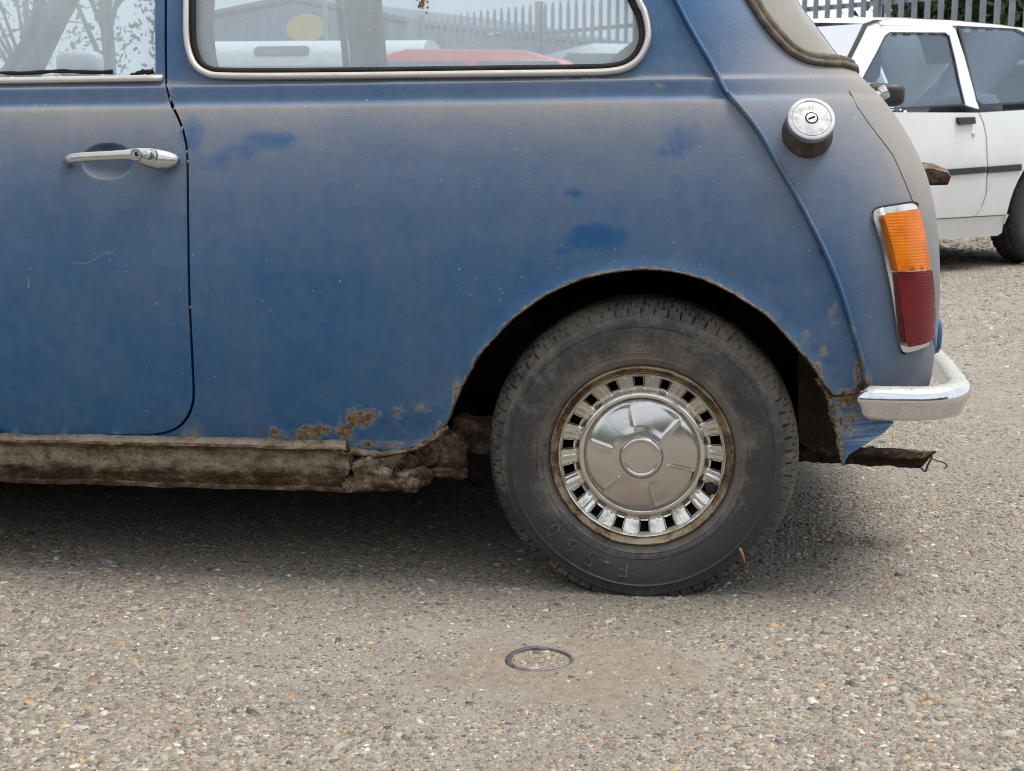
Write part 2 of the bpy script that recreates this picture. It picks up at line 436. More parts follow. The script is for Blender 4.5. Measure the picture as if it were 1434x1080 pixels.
PATCH_C = gnd(800, 935)
def mat_ground(chips=False):
    n = N('worn_concrete_gravel' if not chips else 'gravel_chip_stone')
    p = n.sep(n.pos)
    if chips:
        base = n.attr('chip_colour', 'Color')
        a = n.noise(300, 4)
        base = n.mix(.5, base, n.mix(a, (.55, .55, .55), (1.25, 1.25, 1.25)), 'MULTIPLY')
        dust = n.step(n.noise(60, 6, .65), .35, .65)
        base = n.mix(n.math('ADD', n.math('MULTIPLY', dust, .32), .12), base, (.25, .223, .186))
        return n.done(n.bsdf(base, .72, 0, n.bump(n.noise(900, 3), .3, .001), spec=.4))
    big = n.noise(.9, 5, .6); mid = n.noise(5, 6, .6); fine = n.noise(420, 4, .7)
    # smooth tan mortar patch round the ring
    dx = n.math('MULTIPLY', n.math('SUBTRACT', p[0], float(PATCH_C[0])), 4.2); dy = n.math('MULTIPLY', n.math('SUBTRACT', p[1], float(PATCH_C[1])), 5.2)
    dd = n.math('SQRT', n.math('ADD', n.math('MULTIPLY', dx, dx), n.math('MULTIPLY', dy, dy)))
    dd = n.math('ADD', dd, n.math('MULTIPLY', n.math('SUBTRACT', n.noise(9, 8, .7), .5), 2.6))
    patch = n.math('SUBTRACT', 1.0, n.step(dd, .45, .95))
    cov = n.math('SUBTRACT', 1.0, n.math('MULTIPLY', patch, .5))
    matrix = n.mix(n.step(mid, .3, .7), (.222, .197, .163), (.315, .284, .240))
    matrix = n.mix(n.math('MULTIPLY', n.step(big, .35, .65), .5), matrix, (.31, .285, .25))
    matrix = n.mix(fine, n.mix(.6, matrix, (.5, .5, .5), 'MULTIPLY'), n.mix(.3, matrix, (.42, .39, .35)))
    matrix = n.mix(n.math('MULTIPLY', patch, .75), matrix, n.mix(n.step(n.math('ADD', n.math('MULTIPLY', fine, .5), n.math('MULTIPLY', n.noise(70, 8, .72), .6)), .40, .72), (.150, .113, .082), (.34, .275, .208)))
    stops = [(0.0, (.035, .034, .036)), (.10, (.10, .092, .085)), (.26, (.19, .165, .135)), (.44, (.27, .235, .19)), (.60, (.34, .30, .25)), (.74, (.30, .19, .10)), (.80, (.40, .28, .14)), (.86, (.46, .43, .38)), (.95, (.62, .60, .55)), (1.0, (.16, .17, .19))]
    col = matrix
    H = n.math('ADD', n.math('MULTIPLY', fine, .18), n.math('MULTIPLY', n.noise(60, 8, .7), .5))
    for sc, thr in ((230, .52), (120, .50), (62, .40)):
        v = n.mapv((1, 1, 0.2))
        w = n.t.nodes.new('ShaderNodeVectorMath'); w.operation = 'ADD'
        nn = n.t.nodes.new('ShaderNodeTexNoise'); nn.inputs['Scale'].default_value = sc * 1.3; nn.inputs['Detail'].default_value = 2
        n.t.links.new(v, nn.inputs['Vector'])
        sc2 = n.t.nodes.new('ShaderNodeVectorMath'); sc2.operation = 'SCALE'; sc2.inputs['Scale'].default_value = .55 / sc
        n.t.links.new(nn.outputs['Color'], sc2.inputs[0]); n.t.links.new(v, w.inputs[0]); n.t.links.new(sc2.outputs[0], w.inputs[1])
        vv = w.outputs[0]
        d = n.voro(sc, 'Distance', 'F1', vv); c = n.sep(n.voro(sc, 'Color', 'F1', vv))
        size = n.math('MULTIPLY', n.math('ADD', n.math('MULTIPLY', c[1], .75), .25), thr)
        m = n.math('SUBTRACT', 1.0, n.step(n.math('SUBTRACT', d, n.math('MULTIPLY', size, cov)), -.05, .05))
        keep = n.math('GREATER_THAN', c[2], .35 if sc > 70 else .55)
        m = n.math('MULTIPLY', m, keep)
        col = n.mix(m, col, n.ramp(c[0], stops))
        dome = n.math('MULTIPLY', m, n.math('SUBTRACT', 1.0, n.math('MULTIPLY', d, .9)))
        H = n.math('ADD', H, n.math('MULTIPLY', dome, 42.0 / sc))
    # large damp and dirt stains
    st = n.step(n.noise(2.3, 7, .62), .48, .72)
    col = n.mix(n.math('MULTIPLY', st, .35), col, n.mix(1.0, col, (.62, .56, .50), 'MULTIPLY'))
    return n.done(n.bsdf(col, .85, 0, n.bump(H, 1.0, .009), spec=.3))

M_PAINT = mat_paint()
M_RUST = mat_rust('flaking_brown_rust', .06, 34, .9)
M_SILL = mat_rust('dusty_rusted_sill', .165, 46, .8, (.92, .91, .88), (.9, 1, 1.1), True)
M_FLANGE = mat_rust('dusty_rust_edge', .15, 55, .9)
M_DARKRUST = mat_rust('dark_underbody_rust', -.30, 20, .9)
M_BLACK = mat_plain('underbody_grime', (.010, .009, .009), .95, var=.5, bump=.5, spec=.1)
M_CHROME = mat_chrome('dusty_chrome', (.66, .66, .66), .12, .30, .5)
M_HUB = mat_chrome('stainless_hubcap', (.56, .54, .515), .15, .24, .6, (.24, .215, .185))
M_TRIM = mat_chrome('yellowed_wheel_trim', (.66, .645, .60), .16, .36, 1.0, (.34, .30, .23), 34)
M_STRIP = mat_chrome('dull_window_strip', (.60, .58, .57), .42, .45, .2, (.46, .43, .40))
M_HANDLE = mat_chrome('dull_chrome_handle', (.50, .51, .52), .20, .36, .6, (.36, .35, .30))
M_CAP = mat_chrome('brushed_filler_cap', (.50, .495, .51), .34, .42, .5, (.36, .35, .345), 90)
M_RUBBER = mat_plain('perished_black_rubber', (.022, .020, .019), .8, var=.4, spec=.25)
M_SEAL = mat_plain('dusty_rear_window_seal', (.105, .085, .062), .85, var=.45, sc=60)
M_TYRE = mat_tyre()
M_RIM = mat_rust('rusty_cream_rim', .16, 26, .5, (.95, .84, .68))
M_GLASS = mat_glass('dirty_side_glass', .56, (.80, .88, .93), streak=.12)
M_FARGLASS = mat_glass('dirty_far_glass', .16, streak=.08)
M_REARGLASS = mat_glass('dusty_rear_glass', .80, (.42, .40, .34), (.8, .86, .86), .2)
M_GROUND = mat_ground()
M_CHIP = mat_ground(True)
M_INT = mat_plain('grey_interior_trim', (.16, .17, .18), .8, var=.2)
M_VINYL = mat_plain('dark_seat_vinyl', (.03, .03, .033), .6, var=.3)

# ------------------------------------------------------------------ ground
def build_ground():
    S = 450.0
    me = make('ground', [(-S, -S, 0), (S, -S, 0), (S, S, 0), (-S, S, 0)], [(0, 1, 2, 3)], M_GROUND, smooth=False)
    tag(me, 'worn grey brown concrete yard with exposed gravel', 'ground', kind='structure')
build_ground()

def build_backdrop():
    """added unseen backdrop behind the camera; darkens the chrome and cuts low sky light"""
    V = []; n = 90
    for i in range(n):
        a = math.radians(185 + 170 * i / (n - 1)); h = 8.2 + 2.8 * mnoise.noise(Vector((i * .23, 1, 0))) + 1.2 * mnoise.noise(Vector((i * .9, 5, 0)))  # raised to block low sky light under the car
        for d, z in ((29, -.1), (31, h * .75), (34, h), (60, -.1)): V.append((d * math.cos(a), d * math.sin(a), z))
    F = [(i * 4 + j, (i + 1) * 4 + j, (i + 1) * 4 + j + 1, i * 4 + j + 1) for i in range(n - 1) for j in range(3)]
    tag(make('added_backdrop', V, F, mat_plain('backdrop_dark_green', (.035, .05, .025), .9, var=.5, sc=1.2)), kind='structure')
build_backdrop()

def build_chips():
    n_try = 300000
    Y = 1.30 + (3.6 - 1.30) * rng.random(n_try) ** 1.25
    X = -(Y * .66 + .1) + (Y * .66 + .1 + Y * .35 + .1) * rng.random(n_try)
    keep = np.ones(n_try, bool)
    d = np.hypot((X - PATCH_C[0]) * 4.2, (Y - PATCH_C[1]) * 5.2)
    jit = np.array([mnoise.noise(Vector((x * 9, y * 9, 0))) for x, y in zip(X, Y)])
    keep &= ~((d + jit * .7 < .85) & (rng.random(n_try) < .84))
    dens_ = np.array([mnoise.noise(Vector((x * 3.1, y * 3.1, 4))) for x, y in zip(X, Y)])
    keep &= rng.random(n_try) < np.clip(.78 + dens_ * .4, .3, 1)
    rc = gnd(755, 924); rr = np.hypot(X - rc[0], Y - rc[1]); keep &= ~((rr > .034) & (rr < .052))
    X, Y = X[keep], Y[keep]
    q = rng.random(420); a_ = rng.random(420) * 6.283; X = np.concatenate([X, rc[0] + .035 * np.sqrt(q) * np.cos(a_)]); Y = np.concatenate([Y, rc[1] + .035 * np.sqrt(q) * np.sin(a_)])
    nf = 60000; yf = 3.3 + 5.5 * rng.random(nf); xf = .10 * yf + (.30 * yf + .2) * rng.random(nf); far0 = len(X)
    X = np.concatenate([X, xf]); Y = np.concatenate([Y, yf]); n = len(X)
    zone = np.array([mnoise.noise(Vector((x * 1.7, y * 1.7, 9))) for x, y in zip(X, Y)])
    R = np.clip(np.exp(rng.normal(math.log(.0020), .42, n)) * (1 + .35 * zone), .0011, .0080)
    R[far0:] = np.clip(R[far0:] * (1.2 + .22 * (Y[far0:] - 3.3)), .002, .011)
    K = 5
    ang = (np.arange(K) / K * 2 * np.pi)[None, :] + rng.random((n, 1)) * 6.28 + rng.normal(0, .18, (n, K))
    rad = R[:, None] * rng.uniform(.65, 1.15, (n, K))
    el = rng.uniform(.8, 2.1, (n, 1)); rot = rng.random((n, 1)) * 3.14
    bx, by = rad * np.cos(ang) * el, rad * np.sin(ang)
    cx, sx = np.cos(rot), np.sin(rot)
    bx, by = bx * cx - by * sx, bx * sx + by * cx
    h = R * rng.uniform(.08, .42, n); tilt = rng.normal(0, .16, (n, 2))
    V = np.zeros((n, 2 * K, 3))
    V[:, :K, 0] = X[:, None] + bx; V[:, :K, 1] = Y[:, None] + by; V[:, :K, 2] = -.0005
    V[:, K:, 0] = X[:, None] + bx * .78; V[:, K:, 1] = Y[:, None] + by * .78
    V[:, K:, 2] = np.maximum(h[:, None] + bx * .78 * tilt[:, :1] + by * .78 * tilt[:, 1:], .0003)
    pal = np.array([(.045, .043, .045), (.10, .095, .09), (.17, .15, .125), (.23, .20, .165), (.28, .25, .21), (.33, .295, .25), (.40, .37, .32), (.58, .55, .49), (.68, .66, .60), (.33, .185, .085), (.45, .30, .12), (.20, .10, .06), (.15, .15, .155)]) * np.array([1.0, .955, .885]) * .86
    pw = np.array([8, 11, 13, 17, 20, 19, 13, 2.8, .8, 3.0, 1.5, 3.4, 3.]); pw /= pw.sum()
    c = pal[rng.choice(len(pal), n, p=pw)] * rng.uniform(.85, 1.3, (n, 1))
    colr = np.concatenate([np.repeat(c[:, None, :], 2 * K, 1), np.ones((n, 2 * K, 1))], 2)
    faces = []
    base = (np.arange(n) * 2 * K)[:, None]
    quads = np.array([(k, (k + 1) % K, K + (k + 1) % K, K + k) for k in range(K)])
    Q = (base[:, :, None] + quads[None]).reshape(-1, 4)
    T = (base + np.arange(K, 2 * K)[None])
    me = bpy.data.meshes.new('gravel_chips')
    nv = n * 2 * K; nq = len(Q); nl = nq * 4 + n * K
    me.vertices.add(nv); me.vertices.foreach_set('co', V.reshape(-1))
    me.loops.add(nl); me.loops.foreach_set('vertex_index', np.concatenate([Q.reshape(-1), T.reshape(-1)]).astype(np.int32))
    me.polygons.add(nq + n)
    ls = np.concatenate([np.arange(nq) * 4, nq * 4 + np.arange(n) * K]).astype(np.int32)
    me.polygons.foreach_set('loop_start', ls)
    me.update(calc_edges=True); me.validate()
    a = me.color_attributes.new('chip_colour', 'FLOAT_COLOR', 'POINT')
    a.data.foreach_set('color', colr.reshape(-1).astype(np.float32))
    me.materials.append(M_CHIP)
    o = bpy.data.objects.new('gravel', me); link(o)
    tag(o, 'loose and half buried gravel chips in the yard surface', 'gravel', kind='stuff')
build_chips()

# ------------------------------------------------------------------ body surface of the blue car
Y0 = float(gnd(900, 832)[1])
YC = Y0 + 0.665                                          # centre plane of the car
TILT = 0.011
prof_o = pchip([.05, .15, .19, .235, .30, .40, .50, .60, .68, .725, .748, .7535, .758, .766, .780, .7845, .7885, .795, .90, 1.0, 1.1, 1.16, 1.22],
               [-.03, -.018, -.012, .0, .018, .032, .036, .030, .017, .005, -.004, -.0075, -.0165, -.0185, -.0200, -.0210, -.0310, -.033, -.052, -.075, -.105, -.13, -.19])
sil = [(1085, -90), (1128, 0), (1153, 34), (1185, 79), (1207, 107), (1230, 133), (1257, 172), (1278, 211), (1293, 251), (1303, 297), (1307, 340), (1308, 400), (1306, 460), (1300, 520), (1280, 580), (1262, 640)]
_s = []
for x_, y_ in sil:
    P_ = at_y(x_, y_, Y0 + .17); _s.append((P_[2] - TILT * (P_[0] + .06), P_[0]))
_s.sort()
_s = [(0.0, _s[0][1] - .03)] + _s + [(1.25, _s[-1][1] - .24)]
xr_f = pchip([a for a, b in _s], [b for a, b in _s])
CA, CB = .31, .19
def surf(u, w, off=0.0):
    """point of the body skin: u runs along the side, round the rear corner, across the back; w is the height"""
    u = np.asarray(u, float); w = np.asarray(w, float)
    xr = xr_f(w) + .004; x0 = xr - CA; o = prof_o(w)
    phi = np.clip((u - x0) / CA, 0, math.pi / 2)
    over = np.maximum(u - x0 - CA * math.pi / 2, 0)
    ys = Y0 - o
    x = np.where(u < x0, u, x0 + CA * np.sin(phi))
    half = np.maximum(YC - ys - CB, .05)
    x = x + .03 * (1 - (1 - np.clip(over / half, 0, 1)) ** 2) * (over > 0)
    y = ys + CB * (1 - np.cos(phi)) + over
    z = w + TILT * (x + .06)
    return np.stack([x, y, z], -1)
def sfull(u, w, off=0.0):
    P = surf(u, w); e = 2e-3
    du = surf(np.asarray(u) + e, w) - surf(np.asarray(u) - e, w)
    dw = surf(u, np.asarray(w) + e) - surf(u, np.asarray(w) - e)
    n = np.cross(du, dw); n /= np.linalg.norm(n, axis=-1, keepdims=True)
    off = np.asarray(off)
    return P + n * (off[..., None] if off.ndim else off), n
def inv(px, py, off=0.0):
    P = at_y(px, py, Y0); u, w = P[0], P[2] - TILT * (P[0] + .06)
    for _ in range(30):
        f0 = proj(sfull(u, w, off)[0]); r = f0 - np.array([px, py])
        if abs(r).max() < .02: break
        e = 1e-3
        J = np.stack([(proj(sfull(u + e, w, off)[0]) - f0) / e, (proj(sfull(u, w + e, off)[0]) - f0) / e], 1)
        try: s = np.linalg.solve(J, r)
        except Exception: break
        s = np.clip(s, -.06, .06)
        u, w = u - s[0], w - s[1]
    return np.array([u, w])
def invs(pts, off=0.0): return [inv(x, y, off) for x, y in pts]

def seg_dist(P, path):
    P = np.asarray(P); d = np.full(len(P), 1e9)
    for a, b in zip(path[:-1], path[1:]):
        a = np.array(a, float); b = np.array(b, float); ab = b - a
        t = np.clip(((P - a) @ ab) / (ab @ ab + 1e-9), 0, 1)
        d = np.minimum(d, np.linalg.norm(P - (a + t[:, None] * ab), axis=1))
    return d

# outlines measured from the photograph (pixels of the 1434 x 1080 frame)
ARCH = cr([(556, 629), (578, 623), (595, 615), (611, 604), (626, 588), (637, 561), (646, 540), (657, 520), (672, 494), (690, 474), (720, 443), (762, 413), (813, 390), (859, 379), (910, 375.5), (956, 381), (1003, 397), (1044, 420), (1077, 443), (1104, 471), (1132, 503), (1145, 519), (1158, 541), (1168, 552)], 3)
RIB = cr([(745, -330), (880, -130), (945, 0), (970, 47), (997, 93), (1018, 132), (1038, 154), (1063, 186), (1088, 229), (1113, 272), (1136, 316), (1160, 366), (1179, 415), (1195, 468), (1207, 509), (1212, 548)], 5)
DGAP = cr([(232, -260), (232, -130), (232, 0), (232, 60), (232.5, 116), (235, 130), (240, 145), (247, 160), (254, 177), (259, 195), (262, 220), (263, 300), (265, 400), (269, 500), (271, 548), (269, 568), (262, 585), (250, 598), (232, 606), (205, 610)], 5)
WIN = cr([(262, -150), (262, 0), (262, 45), (265, 70), (274, 92), (291, 104), (315, 107.5), (400, 108), (550, 106.5), (700, 104.5), (820, 103), (858, 101), (880, 95), (896, 82), (906, 62), (907.5, 42), (902, 18), (893, 0), (850, -95), (815, -150), (770, -178), (650, -186), (350, -186), (285, -180)], 5, closed=True)

def dust_f(px):
    x, y = px[:, 0], px[:, 1]
    yy = y + .012 * (x - 240)
    d = np.interp(yy, [-200, 60, 100, 112, 118, 121, 124, 143, 148, 151, 158, 180, 230, 300, 380, 480, 600, 640],
                  [.08, .14, .20, .30, .75, .50, .22, .26, .40, .88, .76, .58, .36, .23, .14, .08, .06, .15])
    right = np.clip((x - 985) / 120, 0, 1)
    d2 = np.interp(y, [-100, 100, 200, 300, 420, 520, 560], [.38, .60, .56, .36, .20, .18, .25])
    d = d * (1 - right) + np.maximum(d2, d * .8) * right
    edge = np.interp(x - np.interp(y, [0, 79, 133, 211, 297, 460], [1120, 1178, 1223, 1270, 1296, 1300]), [-110, -40, 0], [0, .25, .55])
    d = d + edge * right
    # left end of the door is dustier low down by the handle
    d = d + np.exp(-((x - 120) / 120) ** 2 - ((y - 170) / 45) ** 2) * .12
    d = d + .75 * np.exp(-((x - 270) / 13) ** 2 - ((y - 611) / 13) ** 2) + .38 * np.exp(-((x - 150) / 30) ** 2 - ((y - 243) / 9) ** 2)
    return np.clip(d, 0, 1)
CLEAN_SHADE = [(150, 208, 26, 6, .9), (385, 196, 55, 17, 1.0), (335, 205, 40, 22, .7), (268, 190, 22, 28, 1.0), (300, 225, 40, 22, .6), (830, 330, 45, 22, 1.0), (790, 348, 25, 9, .7), (960, 195, 38, 28, .75), (806, 272, 18, 10, .9), (870, 295, 30, 16, .6),  # first entry paints shade into the undercut top of the handle dish
         (555, 205, 40, 18, .5), (223, 191, 6, 5, 1.2), (930, 215, 45, 9, .6), (1165, 250, 40, 25, .5), (1080, 380, 30, 30, .5), (640, 215, 60, 14, .35), (700, 240, 50, 20, .3)]
def clean_shade_f(px):
    c = np.zeros(len(px))
    for x, y, a, b, s in CLEAN_SHADE:
        c = np.maximum(c, s * np.exp(-(((px[:, 0] - x) / a) ** 2 + ((px[:, 1] - y) / b) ** 2)))
    return c
RUSTS = [(500, 587, 20, 16, 1.0), (484, 606, 13, 18, .95), (520, 580, 14, 8, .7), (557, 577, 8, 9, .75), (386, 606, 10, 9, .85), (430, 606, 26, 12, .62), (452, 600, 14, 12, .6), (410, 616, 60, 6, .55), (530, 622, 60, 5, .6),
         (640, 560, 8, 34, .5), (620, 598, 14, 10, .5), (1193, 470, 5, 16, .7), (1203, 520, 7, 26, .95), (1185, 551, 20, 6, .95), (1168, 440, 10, 24, .42), (1146, 525, 6, 20, .6), (1212, 540, 8, 26, .7),
         (268, 612, 14, 9, .55), (262, 455, 3, 12, .55), (236, 132, 4, 14, .55), (259, 196, 3, 12, .5), (1130, 470, 12, 14, .36), (1155, 492, 14, 12, .36), (350, 580, 60, 25, .18), (276, 614, 9, 7, .6), (1270, 505, 14, 6, .4), (915, 120, 40, 6, .35), (590, 570, 35, 12, .3)]
def rust_f(px):
    c = np.zeros(len(px))
    for x, y, a, b, s in RUSTS:
        c = np.maximum(c, s * np.exp(-(((px[:, 0] - x) / a) ** 2 + ((px[:, 1] - y) / b) ** 2)))
    c = np.maximum(c, .34 * np.exp(-(seg_dist(px, ARCH) / 6) ** 2))
    return c

WROWS = sorted(set([round(v, 4) for v in np.arange(.06, .742, .014)] + [.7455, .749, .7515, .7535, .7555, .758, .761, .766, .773, .779, .7825, .7845, .7865, .7885, .7915, .795] + [round(v, 4) for v in np.arange(.81, 1.2, .016)]))
def wobble(u, w):
    return np.array([.0016 * mnoise.noise(Vector((a * 5, b * 7, 1.3))) + .0006 * mnoise.noise(Vector((a * 17, b * 19, 7))) for a, b in zip(u, w)])
def panel(name, outline, mat, parent, holes=(), step=.014, off=0.0, lip=.014, offf=None, extra=None, uvspace=False, attrs=True, mirror=False, dense=.012):
    """a sheet of the body skin cut along an outline given in (u, w), with a turned-in edge"""
    loops = [dens(outline, dense, True)] + [dens(h, dense, True) for h in holes]
    pts = []; edges = []
    for L in loops:
        b = len(pts); pts += [Vector((float(p[0]), float(p[1]))) for p in L]
        edges += [(b + i, b + (i + 1) % len(L)) for i in range(len(L))]
    nb = len(pts)
    O = np.array([p for p in loops[0]])
    us = np.arange(O[:, 0].min(), O[:, 0].max(), step); ws = [w for w in WROWS if O[:, 1].min() < w < O[:, 1].max()]
    g = np.array([(u_, w_) for w_ in ws for u_ in us]) if len(ws) else np.zeros((0, 2))
    if extra is not None: g = np.concatenate([g, np.array(extra)])
    if len(g):
        ok = inside(loops[0], g)
        for h in loops[1:]: ok &= ~inside(h, g)
        allb = np.concatenate([np.array(L) for L in loops])
        d = np.min(np.linalg.norm(g[:, None, :] - allb[None], axis=2), axis=1) if len(g) * len(allb) < 4e7 else np.ones(len(g))
        ok &= d > .0035
        pts += [Vector((float(a), float(b))) for a, b in g[ok]]
    vo, eo, fo, *_ = delaunay_2d_cdt(pts, edges, [], 0, 1e-7)
    vo = np.array([(v.x, v.y) for v in vo]); tri = np.array([f for f in fo if len(f) == 3])
    cen = vo[tri].mean(1); ok = inside(loops[0], cen)
    for h in loops[1:]: ok &= ~inside(h, cen)
    tri = tri[ok]
    o_ = np.full(len(vo), off) + wobble(vo[:, 0], vo[:, 1])
    if offf is not None: o_ = o_ + offf(vo[:, 0], vo[:, 1])
    P, nr = sfull(vo[:, 0], vo[:, 1], o_)
    v = list(P); f = [tuple(t) for t in tri]
    px = proj(P)
    # turned-in edge
    for L in loops:
        A = np.array(L); oo = np.full(len(A), off) + wobble(A[:, 0], A[:, 1])
        if offf is not None: oo = oo + offf(A[:, 0], A[:, 1])
        P0, _ = sfull(A[:, 0], A[:, 1], oo); P1, _ = sfull(A[:, 0], A[:, 1], oo - lip)
        b = len(v); k = len(A); v += list(P0) + list(P1)
        f += [(b + i, b + (i + 1) % k, b + k + (i + 1) % k, b + k + i) for i in range(k)]
        px = np.concatenate([px, proj(P0), proj(P0)])
    at = dict(dust=dust_f(px), clean_shade=clean_shade_f(px), rust=rust_f(px)) if attrs else None
    v = np.array(v)
    o = make(name, v, f, mat, parent, attrs=at)
    if mirror:
        v2 = v.copy(); v2[:, 1] = 2 * YC - v2[:, 1]
        make(name, v2, [q[::-1] for q in f], mat, parent, attrs=at)
    return o
def sweep(path, section, closed=False, taper=None, jitter=0.0):
    """section [(side, out)] carried along a path of (u, w) on the skin"""
    A = np.array(path); P, nr = sfull(A[:, 0], A[:, 1], 0.0); n = len(A); k = len(section); V = []
    for i in range(n):
        a = P[(i - 1) % n] if (closed or i > 0) else P[i]; b = P[(i + 1) % n] if (closed or i < n - 1) else P[i]
        t = b - a; t /= np.linalg.norm(t) + 1e-12
        s = np.cross(nr[i], t); s /= np.linalg.norm(s)
        q = taper(i / (n - 1)) if taper else 1.0
        for (x, h) in section:
            jj = jitter * fbm(P[i] * 1.0 + np.array([x * 9, h * 9, 0]), 90, 2) if jitter else 0
            V.append(P[i] + s * (x * q + jj) + nr[i] * (h * q + jj))
    F = [(i * k + j, ((i + 1) % n) * k + j, ((i + 1) % n) * k + (j + 1) % k, i * k + (j + 1) % k) for i in range(n if closed else n - 1) for j in range(k)]
    if not closed: F += [tuple(range(k)), tuple((n - 1) * k + j for j in range(k))[::-1]]
    return V, F

# ------------------------------------------------------------------ the blue car
CAR = empty('old_small_car', (-.9, YC, 0))
tag(CAR, 'small faded blue two door saloon with rusted sills and dusty paint', 'car')

rib_uw = invs(RIB); arch_uw = invs(ARCH); gap_uw = invs(DGAP); win_uw = invs(WIN)
WTOP = 1.16
# --- rear quarter panel between door gap and seam
def offs(path, d):
    A = np.array(path); t = np.gradient(A, axis=0); t /= np.linalg.norm(t, axis=1, keepdims=True) + 1e-9
    return list(A + np.stack([-t[:, 1], t[:, 0]], 1) * d)
gapR = [p for p in offs(gap_uw, .0021) if p[1] < WTOP]
i0 = len(gapR)
low = invs([(205, 617), (252, 620), (300, 623), (380, 626), (450, 628), (520, 630)])
right_low = invs([(1180, 553), (1203, 552)])
rib_c = [p for p in rib_uw if p[1] < WTOP and p[1] > right_low[-1][1] + .004]
gq = gapR
outline = gq + low + arch_uw + right_low + rib_c[::-1]
outline = outline + [np.array([rib_c[0][0], WTOP]), np.array([gq[0][0], WTOP])]
bub = None
def quarter_off(u, w):
    px = proj(surf(u, w)); r = np.zeros(len(px))
    amp = np.exp(-((px[:, 0] - 480) / 130) ** 2 - ((px[:, 1] - 600) / 26) ** 2) * 1.0 + np.exp(-((px[:, 0] - 1155) / 40) ** 2 - ((px[:, 1] - 490) / 45) ** 2) + np.exp(-((px[:, 0] - 600) / 40) ** 2 - ((px[:, 1] - 580) / 25) ** 2) * .8
    nz = np.array([abs(mnoise.noise(Vector((a * 55, b * 55, 3)))) + .6 * mnoise.noise(Vector((a * 130, b * 130, 9))) for a, b in zip(u, w)])
    # rolled outward flare just above the arch
    fl = np.exp(-(seg_dist(px, ARCH) / 9.0) ** 2) * .004
    return amp * nz * .0042 + fl
ext = []
for (x0, x1, y0, y1) in ((330, 660, 560, 626), (1110, 1200, 430, 550)):
    for xx in np.arange(x0, x1, 5.0):
        for yy in np.arange(y0, y1, 5.0):
            P_ = at_y(xx, yy, Y0 - .01); ext.append((P_[0], P_[2] - TILT * (P_[0] + .06)))
for rr_ in (.006, .012, .019): ext += [tuple(p) for p in offs(arch_uw, rr_)]
panel('rear_quarter_panel', outline, M_PAINT, CAR, holes=[win_uw], offf=quarter_off, extra=ext, mirror=True, dense=.007)

# --- door
gapL = [p for p in offs(gap_uw, -.0021) if p[1] < WTOP]
XF = -1.70
wb = inv(205, 611)[1]
door_out = gapL + [np.array([-1.2, wb]), np.array([XF + .04, wb]), np.array([XF, wb + .04]), np.array([XF - .005, .5]), np.array([XF, .79]), np.array([XF + .22, 1.12]), np.array([XF + .30, WTOP])]
dwin = cr([(217, -150), (217.5, 0), (217.5, 100), (217, 106)], 2)
dw = invs(dwin)
b0 = dw[-1][1]
door_hole = dw + [np.array([-1.2, b0]), np.array([XF + .07, b0]), np.array([XF + .27, 1.09]), np.array([XF + .30, 1.105]), np.array([dw[0][0] - .05, 1.105]), np.array([dw[0][0], 1.08])]
dish = inv(150, 226)
def door_off(u, w):
    a, b = .0405, .0275
    q = np.sqrt(((u - dish[0]) / a) ** 2 + ((w - dish[1]) / b) ** 2)
    return np.where(q < 1, -.017 * np.sqrt(np.clip(1 - q ** 2.2, 0, 1)), 0.0)
ext = [(dish[0] + r * .0405 * math.cos(t), dish[1] + r * .0275 * math.sin(t)) for r in (.15, .35, .55, .72, .85, .93, .975, 1.0, 1.03, 1.1) for t in np.arange(0, 6.28, .13)]
DOOR = panel('door', door_out, M_PAINT, CAR, holes=[door_hole], offf=door_off, extra=ext, mirror=True)

# jamb behind the door gap, dark, and the dusty sill corner
gp = [p for p in gap_uw if p[1] < WTOP]
L_ = [p + np.array([-.03, 0]) for p in gp if True]; R_ = [p + np.array([.03, 0]) for p in gp]
V = []; 
A = np.array(gp); Pj0, _ = sfull(A[:, 0] - .02, np.maximum(A[:, 1] - .0, .2) + .02 * (A[:, 1] < .30), -.017); Pj1, _ = sfull(A[:, 0] + .02, A[:, 1] - .02 * (A[:, 1] < .30), -.017)
k = len(A)
make('door_jamb', list(Pj0) + list(Pj1), [(i, i + 1, k + i + 1, k + i) for i in range(k - 1)], M_BLACK, CAR)

# --- seam rib
sec = [(-.0034, -.001), (-.0030, .0085), (-.0018, .0105), (.0004, .0102), (.0014, .0060), (.0046, .0016), (.0062, -.001)]
V, F = sweep([p for p in rib_uw if p[1] < WTOP], sec)
px = proj(np.array(V))
make('body_seam', V, F, M_PAINT, CAR, attrs=dict(dust=dust_f(px) * .55 + .05, clean_shade=np.full(len(px), .1), rust=rust_f(px) * .9))
V2 = np.array(V); V2[:, 1] = 2 * YC - V2[:, 1]
make('body_seam', V2, [q[::-1] for q in F], M_PAINT, CAR, attrs=dict(dust=dust_f(px) * .5, clean_shade=np.zeros(len(px)), rust=rust_f(px)))

# --- rear panel round the corner to the centre line
def umax(w):
    xr = xr_f(w) + .004; return float(xr - CA + CA * math.pi / 2 + (YC - (Y0 - prof_o(w)) - CB))
def ucorner(w, phi): return float(xr_f(w) + .004 - CA + CA * phi)
RW = cr([(1002, -110), (1040, -25), (1053, 0), (1072, 30), (1090, 52), (1108, 70), (1128, 81), (1150, 85.5), (1175, 87)], 5)
rw_uw = invs(RW)
wl = rw_uw[-1][1]
rw_hole = rw_uw + [np.array([ucorner(wl - .004, 1.35), wl - .004])] + [np.array([umax(wl) - .004, wl - .006])] + [np.array([umax(w_) - .004, w_]) for w_ in np.arange(wl + .03, 1.10, .03)] + [np.array([ucorner(1.105, .75), 1.10])]
rear_out = [p for p in rib_uw if p[1] < WTOP]
rear_out = [np.array([rear_out[0][0], WTOP])] + rear_out + invs([(1214, 552)]) 
wbt = .285
